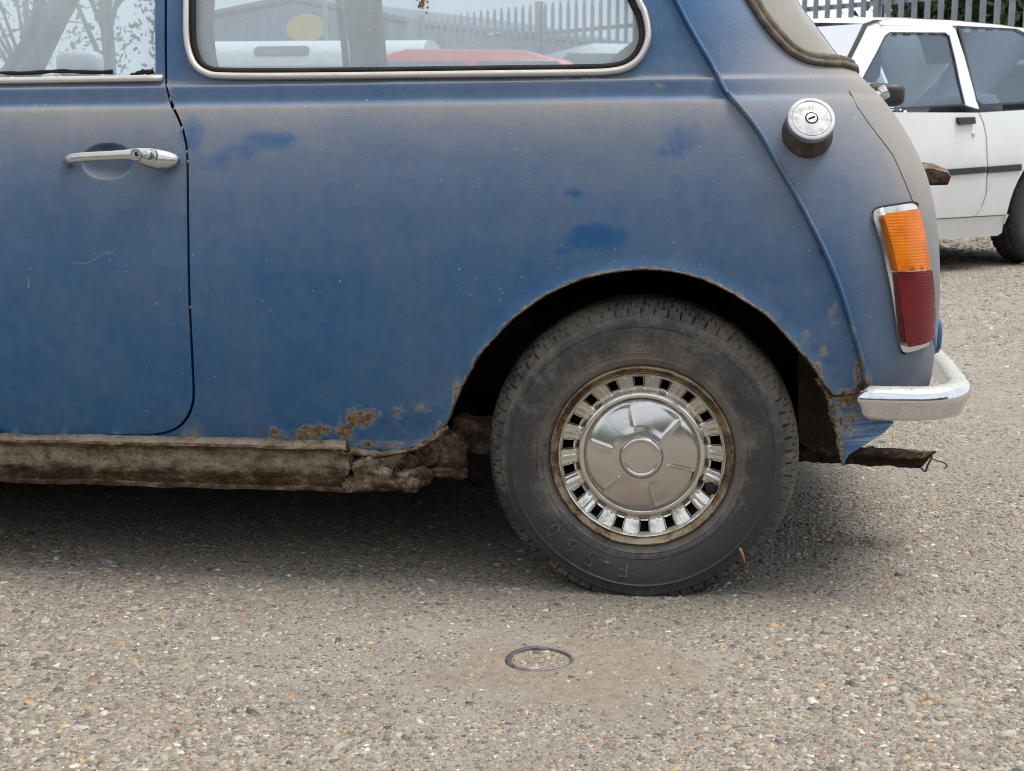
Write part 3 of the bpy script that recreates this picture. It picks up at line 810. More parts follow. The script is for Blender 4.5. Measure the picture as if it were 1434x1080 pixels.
rear_out += [np.array([rear_out[-1][0] + .01, wbt])] + [np.array([ucorner(wbt, f_), wbt]) for f_ in (.75, 1.0, 1.3)] + [np.array([umax(wbt), wbt])] + [np.array([umax(w_), w_]) for w_ in np.arange(.3, WTOP, .03)] + [np.array([umax(WTOP), WTOP])]
panel('rear_body_panel', rear_out, M_PAINT, CAR, holes=[rw_hole], mirror=True, step=.013)
# glass and seal of the rear window
def inset(poly, d):
    A = np.array(poly); c = A.mean(0); return [p + (c - p) / np.linalg.norm(c - p) * d for p in A]
rg = [p for p in rw_hole]
BOOT_N = dict(attrs=False)
gl = panel('rear_window', rg, M_REARGLASS, CAR, off=-.006, lip=.003, attrs=False, mirror=True, step=.02)
sealp = dens(rw_uw + [np.array([ucorner(wl - .004, 1.35), wl - .004]), np.array([umax(wl) - .004, wl - .006])], .008)
V, F = sweep(sealp, [(-.011, 0.0), (-.010, .0065), (-.004, .0085), (-.002, .0050), (.0, .0050), (.002, .0085), (.008, .0075), (.012, .004), (.013, .0)])
make('rear_window_seal', V, F, M_SEAL, CAR)
V2 = np.array(V); V2[:, 1] = 2 * YC - V2[:, 1]
make('rear_window_seal', V2, [q[::-1] for q in F], M_SEAL, CAR)

# --- boot lid, standing a little proud of the back
bl0 = inv(1188, 127); 
bl_pts = [bl0] + invs([(1199, 149), (1213, 169), (1228, 189), (1250, 218), (1262, 244)])
bl = [np.array([umax(bl0[1]), bl0[1] + .004]), np.array([ucorner(bl0[1], 1.5), bl0[1] + .004]), bl0 + np.array([.012, .004])] + bl_pts
phl = float((bl_pts[-1][0] - (xr_f(bl_pts[-1][1]) + .004 - CA)) / CA)
for w_ in np.arange(bl_pts[-1][1] - .03, .40, -.03): bl.append(np.array([ucorner(w_, phl + (1.22 - phl) * min(1, (bl_pts[-1][1] - w_) / .25)), w_]))
bl += [np.array([ucorner(.38, 1.45), .36]), np.array([umax(.36), .355])] + [np.array([umax(w_), w_]) for w_ in np.arange(.38, bl0[1], .03)]
BOOT = panel('boot_lid', bl, M_PAINT, CAR, off=.0011, lip=.006, mirror=True)
# number plate lamp housing: dark rusted block sticking out of the lid
P0 = at_y(1331, 246, YC - .17)
mb = MB()
pr = [(-.06, .022), (.030, .021), (.056, .010), (.062, .000), (.057, -.018), (-.06, -.021)]
xb = float(P0[0]) - .046
k = len(pr); st_ = [(-.17, .62), (-.158, .86), (-.13, 1.0), (.13, 1.0), (.158, .86), (.17, .62)]
V = [(xb - .01 + a * (.75 + .25 * sc_), YC + yy, P0[2] + b * sc_ - .003 * (1 - sc_)) for yy, sc_ in st_ for a, b in pr]
mb.add(V, [tuple(range(k)), tuple(range(6 * k - 1, 5 * k - 1, -1))] + [(r_ * k + i, r_ * k + k + i, r_ * k + k + (i + 1) % k, r_ * k + (i + 1) % k) for r_ in range(5) for i in range(k)])
M_PLATE = mat_rust('grimy_plate_lamp_housing', -.04, 45, .5, (.62, .66, .72))
mb.build('number_plate_lamp', M_PLATE, BOOT, smooth=False)
# boot handle, a short chrome grip
P1 = at_y(1236, 137, YC)
hx = float(P1[0]) - .016
mb = MB()
ax_ = np.array([.86, 0, .5]); 
b_ = np.array([hx - .004, YC - .02, P1[2] - .002])
mb.lathe([(0, 0), (.012, 0), (.012, .006), (.009, .010), (.009, .016), (.0125, .017), (.013, .026), (.012, .029), (0, .029)], b_, ax_, (0, 1, 0), 20)
mb.build('boot_handle', M_CHROME, BOOT)

# --- window strips and rubber of the side windows
V, F = sweep(win_uw, [(-.0125, -.002), (-.0120, .0035), (-.0070, .0050), (-.0060, -.002)] if False else [(.0138, -.002), (.0132, .0035), (.0060, .0050), (.0050, -.002)], closed=True)
make('window_rubber', V, F, M_RUBBER, CAR)
V, F = sweep(win_uw, [(.0055, -.002), (.0050, .0060), (.0015, .0095), (-.0025, .0090), (-.0050, .0050), (-.0055, -.002)], closed=True)
QW = make('quarter_window', *sweep(win_uw, [(.0055, -.002), (.0050, .0060), (.0015, .0095), (-.0025, .0090), (-.0050, .0050), (-.0055, -.002)], closed=True), M_STRIP, CAR)
panel('glass_pane', win_uw, M_GLASS, QW, off=-.010, lip=.003, attrs=False, step=.03)
V2 = np.array(V); V2[:, 1] = 2 * YC - V2[:, 1]
QF = make('quarter_window', V2, [q[::-1] for q in F], M_STRIP, CAR)
def mirrored_glass(poly, name, parent):
    A = np.array(dens(poly, .03, True)); P, _ = sfull(A[:, 0], A[:, 1], -.010); P = P.copy(); P[:, 1] = 2 * YC - P[:, 1]
    c = P.mean(0); k = len(P)
    make(name, list(P) + [c], [((i + 1) % k, i, k) for i in range(k)], M_FARGLASS, parent)
mirrored_glass(win_uw, 'glass_pane', QF)
panel('glass_pane', door_hole, M_GLASS, DOOR, off=-.012, lip=.003, attrs=False, step=.03)
mirrored_glass(door_hole, 'glass_pane', CAR)
# bright strip along the foot of the door glass
st = [np.array([XF + .06, b0 - .004]), np.array([-1.2, b0 - .004])] + invs([(0, 111), (100, 111), (229, 110)])
st = [np.array([a[0], b0 - .005]) for a in st]
V, F = sweep(dens(st, .02), [(.0055, -.002), (.0050, .0055), (.001, .0085), (-.004, .0080), (-.0055, .0045), (-.0055, -.002)])
make('window_strip', V, F, M_STRIP, DOOR)
# perished wiper rubber lying along it, torn
mb = MB()
for (xa, xb_, ya, yb, th) in ((0, 157, 101.5, 99.5, 2.4), (182, 214, 105, 98.5, 3.0)):
    q = [sfull(*inv(xa + (xb_ - xa) * t, ya + (yb - ya) * t + 1.2 * math.sin(t * 9)), -.002)[0] for t in np.linspace(0, 1, 12)]
    mb.tube(q, [(.0014 * th * (.6 + .5 * abs(math.sin(i * 1.3))), .003) for i in range(12)], 6)
mb.build('torn_weather_strip', M_RUBBER, DOOR)

# --- pale scratch on the door and chipped paint along its edge
M_SCR = mat_plain('bare_scratch', (.28, .32, .36), .8); M_CHIPPED = mat_plain('chipped_primer', (.42, .33, .26), .9, var=.6, sc=300)
for pts_ in ([(100, 368), (118, 369), (130, 365), (142, 357), (150, 352), (153, 357), (163, 346)], [(39, 386), (40, 395), (41, 405)], [(252, 440), (259, 452), (267, 464)]):
    mb = MB(); mb.tube([sfull(*inv(x, y, .0003), .0003)[0] for x, y in cr(pts_, 4)], .00036, 5); mb.build('scratch', M_SCR, DOOR, smooth=False)
for x, y, q_ in ((233.5, 120, .8), (238, 139, 1.2), (243, 152, .8), (254.5, 180, 1.1), (261, 213, .9), (262, 226, .6), (265.5, 430, .7)):
    p = sfull(*inv(x + .8, y, .0004), .0004)[0]; mb = MB(); mb.add(*lump(p, (.0011 * q_, .0008, .0030 * q_), x, 6, .5, 260)); mb.build('paint_chip', M_CHIPPED, DOOR)
# --- door handle
def on(x, y, o): return sfull(*inv(x, y, o), o)[0]
mb = MB()
body = []
ctl = [(176, 219, .026, .0065), (186, 217, .030, .0095), (196, 218, .030, .0115), (208, 221, .024, .0145), (222, 224, .017, .0155), (236, 225, .012, .0135), (246, 225, .009, .0095), (252, 225, .006, .003)]
mb.tube([on(a, b, c) for a, b, c, d in ctl], [(d, d * .8) for a, b, c, d in ctl], 16)
grip = [(89, 227, .004, .003), (93, 225.5, .014, .0065), (101, 222.5, .024, .0078), (115, 220.5, .030, .0075), (135, 219.2, .033, .0072), (155, 218.2, .034, .0072), (172, 217.2, .033, .0075), (184, 217, .031, .0088)]
mb.tube([on(a, b, c) for a, b, c, d in grip], [(d, d * .75) for a, b, c, d in grip], 14)
mb.tube([on(97, 228, .002), on(101, 225, .02)], [.006, .006], 10)
HANDLE = mb.build('door_handle', M_HANDLE, DOOR, sharp=60)
mb = MB()
mb.lathe([(0, .001), (.0062, .001), (.0066, .0), (.0070, .0012), (.0088, .0012), (.0095, -.001), (.0095, -.008)], on(190.5, 216.5, .040), (0, -1, .05), (0, 0, 1), 24)
mb.build('key_lock', M_CAP, HANDLE)
mb = MB(); c_ = on(190.5, 216.5, .0415); mb.box(c_ + np.array([0, -.0008, .0012]), (.0022, .002, .0052)); mb.box(c_ + np.array([.001, -.0008, -.0012]), (.0034, .002, .0022))
mb.build('keyhole', M_BLACK, HANDLE, smooth=False)
mb = MB()
c_ = on(214, 219, .024)
mb.lathe([(0, .0205), (.0055, .0200), (.0070, .0185), (.0072, .008), (.0105, .007), (.0110, .0)], c_, (-.18, -1, .16), (0, 0, 1), 24)
mb.build('push_button', M_HANDLE, HANDLE)

# --- arch lip and inner wheel housing
lipsec = [(-.0030, -.016), (-.0032, .002), (-.0022, .0046), (-.0002, .0052), (.0010, .0030), (.0006, -.016)]
arch_s = dens(arch_uw, .006)
V, F = sweep(arch_s, lipsec, jitter=.0005)
make('wheel_arch_lip', V, F, M_FLANGE, CAR)
V2 = np.array(V); V2[:, 1] = 2 * YC - V2[:, 1]
make('wheel_arch_lip', V2, [q[::-1] for q in F], M_FLANGE, CAR)
HUB = np.array([-.0635, Y0, .2190])
Aw = np.array([sfull(p[0], p[1], -.008)[0] for p in arch_uw])
V = []; F = []
deps = [0.0, .02, .06, .12, .20, .24]
for j, d_ in enumerate(deps):
    for p in Aw:
        q = p.copy(); dirv = (q - HUB) * np.array([1, 0, 1]); r_ = np.linalg.norm(dirv); 
        sc_ = 1 + (.03 if j else 0) + .05 * min(1, d_ / .08)
        if r_ > .36: sc_ = 1.0
        q = HUB + dirv * sc_; q[1] = p[1] + d_
        q = q + fbm(q, 22, 3) * .008 * (j > 0)
        V.append(q)
k = len(Aw)
F = [(j * k + i, (j + 1) * k + i, (j + 1) * k + i + 1, j * k + i + 1) for j in range(len(deps) - 1) for i in range(k - 1)]
cidx = len(V); V.append(HUB + np.array([0, .25, .06]))
F += [((len(deps) - 1) * k + i, cidx, (len(deps) - 1) * k + i + 1) for i in range(k - 1)]
make('inner_wheel_housing', V, F, M_DARKRUST, CAR)
V2 = np.array(V); V2[:, 1] = 2 * YC - V2[:, 1]
make('inner_wheel_housing', V2, [q[::-1] for q in F], M_DARKRUST, CAR)

# --- rusted sill: swept box section with a broken end
def zpx(x, y, o=0.0): return float(at_y(x, y, Y0 - o)[2])
def sill(name, x0, x1, mat, seg=.006, ragged=False, top=True):
    xs = np.arange(x0, x1, .003 if x1 > -.6 else seg); V = []
    zt = zpx(300, 617); 
    base = [(-.03, .030), (.004, .026), (.014, .0215), (.0175, .019), (.017, .0145), (.004, .0100), (.0005, .004), (.0050, -.004), (.0075, -.016), (.0070, -.024), (.0020, -.032), (-.0040, -.043), (-.0070, -.0500), (-.0035, -.0525), (-.0030, -.0575), (-.010, -.0585), (-.07, -.056), (-.10, -.03)]
    k = len(base)
    for x in xs:
        z0 = .2045 + TILT * 0.3 * (x + .9)
        for j, (o, dz) in enumerate(base):
            xx = x + (.022 * mnoise.noise(Vector((j * .9, 3.3, 1.1))) if x > x1 - .012 and x1 > -.6 else 0)
            p = np.array([xx, Y0 - o, z0 + dz])
            a = fbm(p, 14, 3) * .0035 + fbm(p, 60, 3) * .0022
            e = 0.0
            if ragged: e = fbm(p, 40, 3) * .006
            if 5 <= j <= 9: a += .0012 * mnoise.noise(Vector((x * 190, j * .8, 2)))
            if 11 <= j <= 14: a = a * 1.3 + .0022 * mnoise.noise(Vector((x * 70, 3, j * .2)))
            V.append(p + np.array([e, -a - e * .5, a * .7]))
    n = len(xs)
    F = [(i * k + j, i * k + j + 1, (i + 1) * k + j + 1, (i + 1) * k + j) for i in range(n - 1) for j in range(k - 1)]
    F += [tuple(range(k)), tuple((n - 1) * k + j for j in range(k))[::-1]]
    V2 = np.array(V); V2[:, 1] = 2 * YC - V2[:, 1]; make(name, V2, [q[::-1] for q in F], mat, CAR, sharp=50)
    return make(name, V, F, mat, CAR, sharp=50)
xe = float(at_y(487, 650, Y0)[0])
sill('sill', -1.68, xe, M_SILL)
# rotten end of the sill: torn sheet and lumps
mb = MB()
def at(x, y, o): return at_y(x, y, Y0 - o)
mb.add(*lump(at(520, 660, -.014), (.040, .020, .026), 1, 22, .45, 60))
mb.add(*lump(at(565, 668, -.03), (.038, .022, .020), 2, 22, .5, 60))
mb.add(*lump(at(500, 676, -.012), (.022, .016, .012), 5, 14, .5, 70))
mb.add(*lump(at(545, 642, -.02), (.035, .016, .016), 6, 18, .5, 70))
mb.build('rotten_sill_end', M_RUST, CAR, sharp=70)
# torn flange above it, running up to the arch
tp = cr([(470, 629), (500, 631), (530, 635), (552, 632), (575, 627), (594, 619), (611, 608), (622, 597)], 5)
tuw = invs(tp)
V, F = sweep(dens(tuw, .004), [(-.010, -.010), (-.008, .006), (-.003, .011), (.003, .009), (.006, .002), (.005, -.012)], jitter=.0035, taper=lambda t: .75 + .35 * math.sin(t * 9) * .3)
make('torn_flange', V, F, M_FLANGE, CAR, sharp=60)
# pressed boss and trailing-arm bracket in front of the wheel
mb = MB()
mb.lathe([(0, .012), (.005, .013), (.008, .010), (.011, .014), (.016, .014), (.019, .009), (.023, .009), (.026, .0), (.027, -.03)], at(598, 632, -.035), (-.1, -1, .2), (0, 0, 1), 30)
mb.add(*lump(at(632, 636, -.05), (.026, .02, .036), 3, 18, .35, 50))
mb.add(*lump(at(628, 660, -.04), (.028, .02, .008), 4, 14, .4, 60))
mb.add(*lump(at(668, 612, -.10), (.045, .03, .035), 8, 18, .3, 40))
mb.build('suspension_bracket', mat_rust('bracket_rust', -.10, 26, .9), CAR, sharp=70)

# --- floor and hidden underbody
mb = MB()
mb.box((-1.33, YC, .185), (2.66, 1.20, .03))
mb.box((-.06, YC, .26), (.62, .78, .16))
mb.box((-.45, YC, .155), (.08, 1.12, .05)); mb.box((-1.0, YC + .60, .16), (1.5, .03, .14)); mb.box((-2.5, YC, .24), (.03, 1.2, .22))
mb.tube([(-2.2, YC + .05, .15), (-.2, YC + .05, .15), (.12, YC + .05, .17)], .022, 10)
mb.build('floor_pan', M_BLACK, CAR, smooth=False)
# rusted rear valance corner under the bumper
va = [(1163, 556), (1199, 553), (1226, 560), (1252, 592), (1238, 606), (1215, 621), (1188, 637), (1183, 650), (1179, 640), (1176, 618), (1171, 598), (1166, 578)]
V = []; F = []
vl = dens(va, 6, True)
front = []
for x, y in vl:
    t = np.clip((x - 1165) / 90, 0, 1)
    p = at_y(x, y, Y0 + .004 + .05 * t * t + .0022 * fbm(np.array([x * .05, y * .05, 0]), 1))
    jx = fbm(np.array([x, y, 3]), .12, 3) * .004 if x < 1190 else 0
    front.append(p + np.array([jx, 0, 0]))
front = np.array(front); k = len(front); back = front + np.array([0, .008, 0])
from mathutils.geometry import tessellate_polygon
tri = tessellate_polygon([[Vector((a[0], a[2], 0)) for a in front]])
F = [tuple(t) for t in tri] + [tuple(k + i for i in t[::-1]) for t in tri] + [(i, (i + 1) % k, k + (i + 1) % k, k + i) for i in range(k)]
V = np.concatenate([front, back]); px = proj(V)
rv = np.maximum(np.maximum(np.exp(-((px[:, 0] - 1169) / 7) ** 2) * .6, np.exp(-((px[:, 1] - 556) / 9) ** 2) * .62), .30 * np.exp(-(np.hypot(px[:, 0] - 1190, px[:, 1] - 575) / 18) ** 2))
make('rear_valance', V, F, M_PAINT, CAR, smooth=False, attrs=dict(dust=np.full(len(V), .18), clean_shade=np.zeros(len(V)), rust=rv))
# valance across the back
xb_ = [np.array(at_y(1252, 590, Y0 + .06))]
mb = MB(); mb.box((.27, YC, .315), (.02, 1.0, .07)); mb.build('rear_apron', M_DARKRUST, CAR, smooth=False)
# ragged edge strip at the front of that corner
edge = cr([(1146, 530), (1156, 548), (1163, 566), (1168, 590), (1174, 612), (1178, 636), (1181, 652)], 6)
V = []; kk = 10; edge = dens(edge, 1.6)
for i, (x, y) in enumerate(edge):
    p = at_y(x, y, Y0 + .0); r_ = .0036 * (1 - .8 * i / len(edge)) + .001
    for j in range(kk):
        a_ = 2 * math.pi * j / kk
        q = p + np.array([math.cos(a_) * r_, math.sin(a_) * r_ * 1.3, 0]); V.append(q + fbm(q, 150, 4) * .0035 * np.array([1, -.6, .3]))
F = [(i * kk + j, i * kk + (j + 1) % kk, (i + 1) * kk + (j + 1) % kk, (i + 1) * kk + j) for i in range(len(edge) - 1) for j in range(kk)]
make('ragged_rust_edge', V, F, M_FLANGE, CAR, sharp=60)
# rusted subframe rail sticking out behind, with a hooked wire
V = []; xs = np.linspace(1112, 1310, 60); kk = 8
for x in xs:
    t = (x - 1112) / 198
    yt = 619 + 13 * t; yb = 646 + 11 * t
    if t > .90: yb = yt + (yb - yt) * max(.12, 1 - (t - .90) / .10)
    for j in range(kk):
        a_ = 2 * math.pi * j / kk
        yy = (yt + yb) / 2 - math.sin(a_) * (yb - yt) / 2 * (1.12 if j % 2 else 1)
        q = at_y(x, yy, Y0 + .34 - math.cos(a_) * .035); V.append(q + fbm(q, 60, 3) * .0028)
F = [(i * kk + j, i * kk + (j + 1) % kk, (i + 1) * kk + (j + 1) % kk, (i + 1) * kk + j) for i in range(len(xs) - 1) for j in range(kk)]
F.append(tuple((len(xs) - 1) * kk + j for j in range(kk)))
SUB = make('subframe_rail', V, F, mat_rust('dark_rail_rust', -.14, 40, .9), CAR, sharp=40)
mb = MB()
mb.tube([at_y(x, y, Y0 + .30) for x, y in cr([(1306, 634), (1304, 642), (1299, 652), (1296, 660), (1290, 656)], 4)], .0018, 6)
mb.tube([at_y(x, y, Y0 + .30) for x, y in cr([(1305, 642), (1314, 646), (1322, 648), (1326, 653), (1322, 656)], 4)], .0013, 6)
mb.build('hooked_wire', M_RUST, SUB)

# --- rear bumper, swept C section round the corner
def bumper(side):
    z_t = zpx(1270, 545, .02); 
    xl = float(at_y(1198, 566, Y0 - .03)[0]); xq = float(at_y(1355, 545, Y0 + .12)[0])
    plan = [(xl, Y0 - .010), (xl + .004, Y0 - .020), (xl + .018, Y0 - .027)]
    rad = .105
    plan += [(xl + .05, Y0 - .030)]
    for a_ in np.linspace(0, math.pi / 2, 9): plan.append((xq - rad + rad * math.sin(a_), Y0 - .028 + rad * 1.25 * (1 - math.cos(a_))))
    plan += [(xq + .008, Y0 + .22), (xq + .014, Y0 + .36), (xq + .018, YC)]
    plan = cr(plan, 5)
    sec = [(-.034, .019), (-.028, .0222), (-.018, .0220), (-.010, .0200), (-.0045, .0165), (-.0015, .011), (0, .004), (-.0012, -.0020), (-.0040, -.0060), (-.0090, -.0200), (-.0130, -.0262), (-.019, -.028), (-.019, -.025), (-.032, .016)]
    zb = z_t - .0215
    V = []; n = len(plan); k = len(sec)
    for i, p in enumerate(plan):
        a = np.array(plan[max(0, i - 1)]); b = np.array(plan[min(n - 1, i + 1)]); t = b - a; t /= np.linalg.norm(t); o = np.array([t[1], -t[0]])
        q = min(1.0, .45 + .55 * math.sin(min(1, i / 12) * math.pi / 2))
        for (d, h) in sec:
            s_ = q if i < 12 else 1
            y_ = p[1] + o[1] * d * s_
            V.append((p[0] + o[0] * d * s_, y_ if side < 0 else 2 * YC - y_, zb + h * s_ + TILT * 0))
    F = [(i * k + j, (i + 1) * k + j, (i + 1) * k + (j + 1) % k, i * k + (j + 1) % k) for i in range(n - 1) for j in range(k)]
    F.append(tuple(range(k)))
    return V, (F if side < 0 else [q[::-1] for q in F])
V, F = bumper(-1); Vb, Fb = bumper(1)
mbb = MB(); mbb.add(V, F); mbb.add(Vb, Fb)
M_BUMP = mat_chrome('pitted_bumper_chrome', (.66, .67, .69), .07, .17, 1.0, (.37, .365, .32), 60)
mbb.build('bumper', M_BUMP, CAR, sharp=50)
# lower boot corner bracket beside the lamp
mb = MB(); mb.add(*lump(at_y(1303, 468, Y0 + .22), (.016, .03, .030), 12, 12, .05, 10)); mb.build('boot_hinge', M_PAINT, CAR)

# --- tail lamp
def lamp_panel(poly, name, mat, parent, off, bulge=0.0, lip=.012):
    uw = invs(poly, off)
    c = np.mean(np.array(uw), 0); ext = max(np.ptp(np.array(uw)[:, 0]), .01) / 2
    f_ = (lambda u, w: bulge * np.clip(1 - ((u - c[0]) / ext) ** 2, 0, 1)) if bulge else None
    return panel(name, uw, mat, parent, off=off, lip=lip, offf=f_, attrs=False, step=.008, dense=.006)
def mat_lens(name, col, deep):
    n = N(name)
    w = n.t.nodes.new('ShaderNodeTexWave'); w.bands_direction = 'Z'; w.inputs['Scale'].default_value = 70; n.t.links.new(n.pos, w.inputs['Vector'])
    a = n.noise(30, 5)
    base = n.mix(n.step(a, .35, .8), col, deep)
    sh = n.bsdf(base, .20, 0, n.bump(w.outputs['Fac'], .14, .001), spec=.35, trans=.0, coat=.15)
    n.last.inputs['Subsurface Weight'].default_value = .08
    n.last.inputs['Subsurface Radius'].default_value = (.02, .006, .002)
    return n.done(sh)
bez = cr([(1223, 306), (1224, 297), (1231, 292), (1255, 288), (1276, 285), (1284, 288)], 3) + cr([(1290, 330), (1299, 385), (1305, 440), (1303, 478)], 3) + cr([(1302, 484), (1285, 491), (1270, 494), (1264, 490), (1259, 470), (1249, 410), (1236, 350)], 3)
LAMP = lamp_panel(bez, 'tail_lamp', M_CHROME, CAR, .006, 0.0, .014)
lamp_panel([(1237, 303), (1240, 299), (1262, 296), (1284, 293), (1289, 300), (1297, 340), (1303, 377), (1280, 379), (1256, 380), (1252, 362), (1243, 325)], 'amber_lens', mat_lens('amber_plastic', (.72, .19, .004), (.50, .10, .002)), LAMP, .013, .003)
lamp_panel([(1256.3, 381.5), (1280, 380.5), (1303.3, 378.5), (1309, 420), (1310.5, 445), (1309, 474), (1295, 481), (1272, 486), (1268, 478), (1263, 430)], 'red_lens', mat_lens('red_plastic', (.15, .003, .008), (.085, .002, .006)), LAMP, .013, .003)
V, F = sweep(dens(invs([p for p in bez if p[0] < 1283 and not (p[0] > 1275 and 300 < p[1] < 470)][-12:] + [p for p in bez if p[0] < 1286 and p[1] < 310], .001), .004), [(.003, -.002), (.003, .004), (-.002, .004), (-.002, -.002)])
make('lamp_gasket', V, F, M_RUBBER, LAMP)

# --- fuel filler
b_ = sfull(*inv(1129, 186), 0.0)
base_p = b_[0]
axis = np.array([.10, -.040, .028]) * 1.0
axis = np.array([.0045, -.040, .0225]); axis /= np.linalg.norm(axis)
mb = MB()
mb.lathe([(.0345, -.012), (.0395, -.004), (.0385, .003), (.0335, .009), (.0300, .017), (.0290, .030)], base_p, axis, (0, 0, 1), 40)
FIL = mb.build('fuel_filler', M_SEAL if False else mat_plain('grimy_filler_neck', (.050, .040, .032), .75, var=.5, sc=60), CAR)
mb = MB()
mb.lathe([(.0300, .028), (.0335, .029), (.0342, .032), (.0342, .0385), (.0338, .0405), (.0325, .0412), (.0290, .0413), (.0284, .0404), (.0276, .0404), (.0270, .0413), (.0265, .0413), (.018, .0420), (.0095, .0425), (.0090, .0415), (.0085, .0415), (.0075, .0432), (0, .0432)], base_p, axis, (0, 0, 1), 48)
CAPO = mb.build('filler_cap', M_CAP, FIL)
e1 = np.cross(np.array([0, 0, 1.0]), -axis); e1 /= np.linalg.norm(e1); e2 = np.cross(e1, axis); ee = e1 * .9 - np.array([0, 0, 1.0]) * .45
ee = ee - axis * (ee @ axis); ee /= np.linalg.norm(ee)
mb = MB(); mb.box(base_p + axis * .0434, (.010, .0022, .001), ax=np.array([ee, np.cross(axis, ee), axis])); mb.build('key_slot', M_BLACK, CAPO, smooth=False)
mb = MB(); mb.lathe([(.0074, .0430), (.0092, .0430), (.0092, .0415)], base_p, axis, (0, 0, 1), 30); mb.build('lock_ring', M_RUBBER, CAPO)

# --- wheel
def build_wheel(cx, yface, sgn, detailed=True):
    """sgn -1: outer face towards -Y"""
    c = np.array([cx, yface, .2190]); ax = np.array([0, sgn, 0.0])
    nA = 720 if detailed else 96
    grow = lambda r: r if r < .15 else .15 + (r - .15) * 1.055
    half = [(.1365, -.010), (.1395, -.004), (.1440, .0015), (.150, .0045), (.1515, .0062), (.1530, .0050), (.1588, .0066), (.1600, .0082), (.1612, .0072), (.165, .0085), (.176, .0110), (.188, .0112), (.1965, .0095), (.1985, .0108), (.2005, .0086), (.2085, .0045), (.2120, .0030), (.2130, .0012), (.2185, -.0030), (.2230, -.0075), (.2265, -.0120), (.2295, -.0170), (.2320, -.0225), (.2340, -.029), (.2350, -.036), (.2353, -.041), (.2354, -.045), (.2357, -.055), (.2358, -.060), (.2358, -.0675)]
    prof = half + [(r, -.135 - o) for r, o in half[::-1][1:]]
    k = len(prof); ths = np.arange(nA) / nA * 2 * math.pi
    V = []; rad = []; gr = []
    for j, (r, o) in enumerate(prof):
        arc = ths * .236
        dr = np.zeros(nA); do = np.zeros(nA)
        if detailed and r > .2175:
            per = .0212
            ph = ((arc + .010 * np.sin(j * 1.1)) % per) / per
            groove = ((ph < .11) & (r < .2352)).astype(float)
            ph2 = ((arc + per * .5 + .004 * (j % 3)) % per) / per
            groove = np.maximum(groove, 0 * ((ph2 < .06) & (.2255 < r < .2335)).astype(float) * .7)
            if -.058 < o < -.040: groove = np.maximum(groove, (np.sin(arc * 300 + j * 1.4) > .2).astype(float))
            wear = .65 + .35 * np.sin(ths * 5 + 1)
            dr -= groove * .0028 * wear; do -= groove * .0030 * (r < .229) * wear
        rr = grow(r) + dr
        x = c[0] + rr * np.cos(ths); z = c[2] + rr * np.sin(ths); y = c[1] + ax[1] * (o + do)
        # flattened where it stands
        low = z < .0035
        flat = np.clip((.06 - z) / .06, 0, 1)
        y = y + ax[1] * flat ** 2 * .012 * (r < .225) * (1 if o > -.0675 else -1)
        z = np.where(z < .004, .0015 + (z - .0) * .05 * (z > 0), z)
        V.append(np.stack([x, y, z], 1)); rad.append(np.full(nA, (r - .137) / .1))
        grv = np.zeros(nA) if not (detailed and r > .2175) else groove
        g = np.interp(r, [.137, .146, .158, .172, .20, .21, .225, .236], [1.0, .86, .56, .12, .08, .42, .50, .32])
        g = g + .30 * np.clip(np.sin(ths) + .1, 0, 1) + .10 * np.sin(ths * 3 + r * 60) - .34 * np.clip(-np.sin(ths) + .1, 0, 1) * (r > .158) * (r < .216)
        g = g - grv * .6  # groove shade painted in: tread grooves get a darker colour
        gr.append(g)
    V = np.concatenate(V); F = [(j * nA + i, (j + 1) * nA + i, (j + 1) * nA + (i + 1) % nA, j * nA + (i + 1) % nA) for j in range(k - 1) for i in range(nA)]
    if sgn > 0: F = [q[::-1] for q in F]
    # steel disc is the wheel's own mesh
    mb = MB(); mb.lathe([(.0, -.045), (.05, -.045), (.095, -.050), (.118, -.046), (.128, -.03), (.131, -.012)], c, ax, (0, 0, 1), 48)
    W = mb.build('wheel', M_DARKRUST, CAR)
    T = make('tyre', V, F, M_TYRE, W, sharp=35 if detailed else 60, attrs=dict(rad=np.concatenate(rad), grime_shade=np.concatenate(gr)))
    nn = 120 if detailed else 48
    mb = MB(); pr = [(.1255, -.020), (.1262, -.008), (.1275, -.0035), (.1300, -.0040), (.1325, -.0015), (.1350, .0040), (.1375, .0058), (.1395, .0040), (.1400, -.001), (.1385, -.008), (.136, -.014)]
    mb.lathe(pr, c, ax, (0, 0, 1), nn)
    if detailed: mb.v = [tuple(np.array(p) + fbm(np.array(p), 70, 3) * .0012) for p in mb.v]
    mb.build('rim', M_RIM, W)
    return W, T, c, ax
